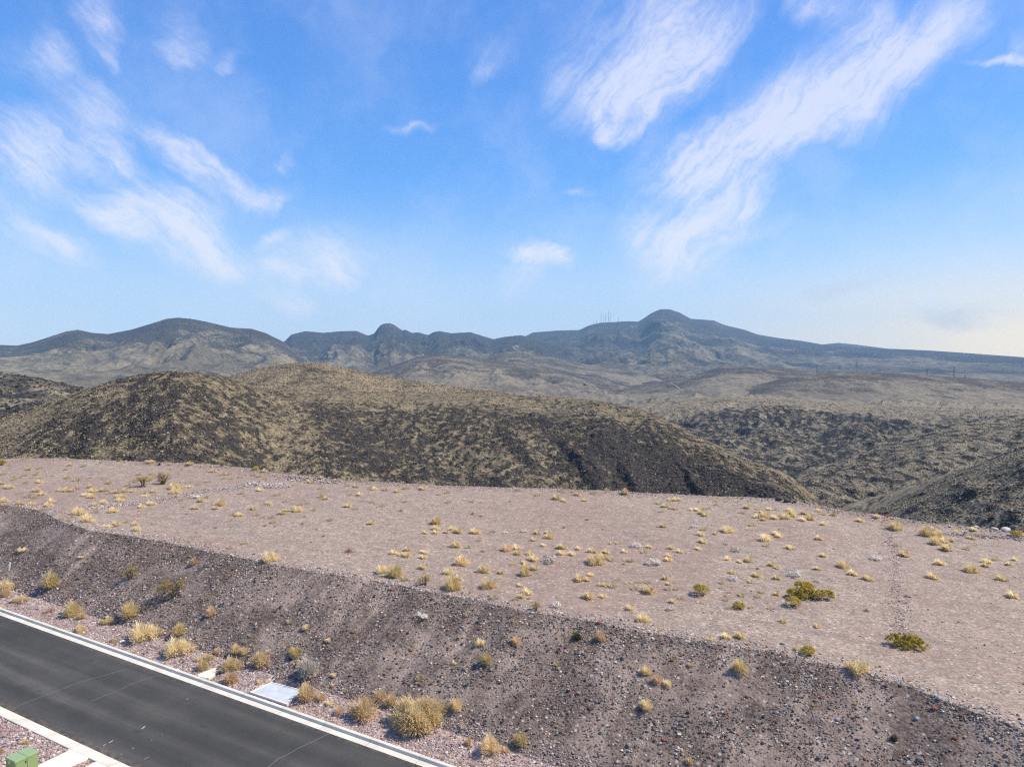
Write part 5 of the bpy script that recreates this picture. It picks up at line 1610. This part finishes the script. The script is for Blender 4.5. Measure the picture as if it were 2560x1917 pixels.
# ------------------------------------------------------------------ far masts and pylons
def hill_top(hill, x):
    i = int(np.argmin(np.abs(hill.px - x)))
    c = hill.o.data
    j = 14
    return np.array([hill.X[i, j], hill.Y[i, j], hill.Z[i, j]])


def lattice(h, w0, w1, r, nseg):
    m = MB()
    cs = [(-1, -1), (1, -1), (1, 1), (-1, 1)]
    for k in range(nseg):
        z0, z1 = h * k / nseg, h * (k + 1) / nseg
        a_, b_ = w0 + (w1 - w0) * k / nseg, w0 + (w1 - w0) * (k + 1) / nseg
        for i in range(4):
            p, q = cs[i], cs[(i + 1) % 4]
            m.tube((p[0] * a_, p[1] * a_, z0), (p[0] * b_, p[1] * b_, z1), r, r, 4)
            m.tube((p[0] * a_, p[1] * a_, z0), (q[0] * b_, q[1] * b_, z1), r * 0.6, r * 0.6, 3)
    return m


for x, hp, lb in [(1483, 7, 'short stubby radio mast at the left end of the ridge-top group'), (1491.5, 9, 'second short mast with dishes, left of the tall radio masts'),
                  (1502, 31, 'tall thin radio mast, leftmost of the tall ones on the ridge'), (1509, 18, 'faint shorter radio mast between the first two tall ones'),
                  (1513, 24, 'tall radio mast, second of the tall ones on the ridge'), (1519.5, 31, 'tallest dark radio mast in the middle of the ridge-top group'),
                  (1525.5, 27, 'tall pale radio mast at the right end of the close group'), (1546, 12, 'lone small radio mast standing apart on the right')]:
    p = hill_top(K_MOUNT, x)
    h = hp * p[1] / F + 3
    o = empty('radio_mast', (float(p[0]), float(p[1]), float(p[2]) - 3), 0.4)
    lattice(h * 0.9, 1.5, 0.8, 0.22, 9).build('lattice_tower', M['steel'], o)
    MB().tube((0, 0, h * 0.9 - 1), (0, 0, h), 0.4, 0.15, 6).build('antenna', M['steel'], o)
    if hp < 10:
        d_ = MB()
        d_.tube((0, -1.2, h * 0.62), (0, -3.0, h * 0.64), 3.6, 2.2, 12)
        d_.build('dish', M['white'], o)
    tag(o, lb, 'radio mast', 'radio masts on the mountain ridge')


def pylon(hill, x, hp, lb, poles=2, gap=5.0, ytop=None):
    p = hill_top(hill, x) if ytop is None else hill.at_pixel(x, ytop)
    h = hp * p[1] / F + 2.0
    o = empty('power_pylon', (float(p[0]), float(p[1]), float(p[2]) - 2.0), 0.5)
    xs = [(-(poles - 1) / 2 + k) * gap for k in range(poles)]
    for q in xs:
        MB().tube((q, 0, 0), (q, 0, h), 0.32, 0.24, 6).build('pole', M['steel'], o)
    c_ = MB().box(xs[0] - 2.5, xs[-1] + 2.5, -0.7, -0.42, h * 0.86, h * 0.86 + 0.55)
    c_.build('crossarm', M['steel'], o)
    b_ = MB()
    for q in range(poles - 1):
        b_.tube((xs[q], -0.3, h * 0.55), (xs[q + 1], -0.3, h * 0.84), 0.16, 0.16, 4)
        b_.tube((xs[q + 1], 0.3, h * 0.55), (xs[q], 0.3, h * 0.84), 0.16, 0.16, 4)
    if poles > 1:
        b_.build('brace', M['steel'], o)
    tag(o, lb, 'power pylon', 'power pylons on the far hills')


for x, hp, lb in [(2043, 22, 'twin-pole power pylon at the left end of the row on the right hilltop'), (2098, 19, 'faint power pylon, second from left along the right hilltop'),
                  (2142, 26, 'tall dark power pylon on the highest point of the right hilltop'), (2317, 18, 'power pylon right of the hilltop, fourth in the row'),
                  (2386.5, 28, 'tallest power pylon on the right end of the hill slope'), (2414, 8, 'stub of a power pylon just right of the tallest one')]:
    pylon(F_HILL, x, hp, lb, 2, 3.2)
pylon(G_HILL, 1657, 26, 'three-pole power pylon in the valley left of the right-hand hills', 3, 5.0, 958)

# ------------------------------------------------------------------ labels of the plants: which one is it
LANDMARKS = [(2165, 1455, 'the big spreading green shrub', None), (2275, 1600, 'the green-brown shrub', None), (2021, 1636, 'the round dark green shrub', None),
             (2147, 1685, 'the right golden crest clump', None), (1154, 1412, 'the lumpy golden clump', None), (1091, 1310, 'the rounded amber clump mid-pad', None),
             (2211, 1300, 'the orange survey stake', None), (2450, 1322, 'the white rim boulders', None), (407, 1205, 'the airy tan shrub', None), (357, 1215, 'the olive-brown shrub', None),
             (664, 1208, 'the pale rubble patch', None), (8, 1160, 'the green shrub at the left edge', None), (678, 1405, 'the left crest clump', None),
             (1340, 1530, 'the right twiggy crest shrub', None), (1062, 1468, 'the left twiggy crest shrub', None), (1500, 1606, 'the pink tuft under the crest', None),
             (434, 1505, 'the larger twiggy slope shrub', None), (322, 1455, 'the smaller twiggy slope shrub', None), (22, 1415, 'the white marker post', None),
             (688, 1720, 'the pale vault cover', None), (527, 1680, 'the cream drain spout', None), (770, 1680, 'the grey-white dead shrub', None), (1050, 1800, 'the huge golden mound', None),
             (60, 1890, 'the green utility cabinet', None), (2250, 1450, 'the stony line across the pad', None), (1490, 1605, 'the rust-red crest boulder', None),
             (160, 1285, 'the left bend of the crest', None), (1120, 1215, "the far rim's middle", None), (1900, 1245, 'the dark rim boulders', None), (330, 1158, 'the left far rim', None),
             (1754, 1488, 'the straw-footed green shrub', None), (1845, 1522, 'the smallest green shrub', None), (1975, 1518, 'the dwarf green shrub', None)]
ORD = ['nearest', 'second', 'third', 'fourth', 'fifth', 'sixth', 'seventh', 'eighth', 'ninth', 'tenth', 'eleventh', 'twelfth', 'thirteenth', 'fourteenth', 'fifteenth', 'sixteenth']
SPECIAL = {'G': 'big spreading olive-green shrub with a low arm, on the right of the pad', 'G1': 'wide olive-green and brown shrub at the foot of the stony line',
           'g1': 'round dark green shrub at the crest, left of the golden clump', 'W': 'twiggy grey-white dead shrub on the lower embankment above the vault cover',
           'b': 'olive-brown shrub on the left of the pad, left of the airy tan one', 's': 'airy tan bare shrub on the left of the pad near the far rim',
           'huge': 'huge shaggy golden grass mound at the foot of the embankment', 'OO': 'bright golden lumpy grass clump standing alone mid-pad', 'dg': None}
cells = {}
for o, p, b, a in THINGS:
    noun, cat = KIND[p[3]][4], KIND[p[3]][5]
    o['category'] = cat
    if cat == 'grass tuft':
        o['group'] = 'dry grass tufts on the pad' if b > b_crest(a) - 0.3 else ('dry grass tufts on the embankment' if b > B_TOE + 0.8 else 'dry grass tufts along the curb')
    elif cat == 'weed':
        o['group'] = 'dry weeds on the pad'
    else:
        o['group'] = 'shrubs on the pad and the embankment'
    if SPECIAL.get(p[3]):
        o['label'] = SPECIAL[p[3]]
        continue
    bx, by = p[0], p[1] - p[2] * 0.25
    dd = sorted((math.hypot(l[0] - bx, 1.8 * (l[1] - by)), l) for l in LANDMARKS)
    dd = [q for q in dd if q[0] > 24][0]
    dx, dy = bx - dd[1][0], 1.8 * (by - dd[1][1])
    rel = ('right of' if dx > 0 else 'left of') if abs(dx) > abs(dy) else ('in front of' if dy > 0 else 'behind')
    cells.setdefault((noun, rel, dd[1][2]), []).append((dd[0], o))
for (noun, rel, lm), lst in cells.items():
    lst.sort(key=lambda q: q[0])
    for k, (dist_, o) in enumerate(lst):
        if len(lst) == 1:
            o['label'] = f'{noun} {rel} {lm}'
        elif k == 0:
            o['label'] = f'{noun} nearest {rel} {lm}'
        else:
            o['label'] = f'{noun} {rel} {lm}, {ORD[k] if k < 16 else str(k + 1) + "th"} nearest'
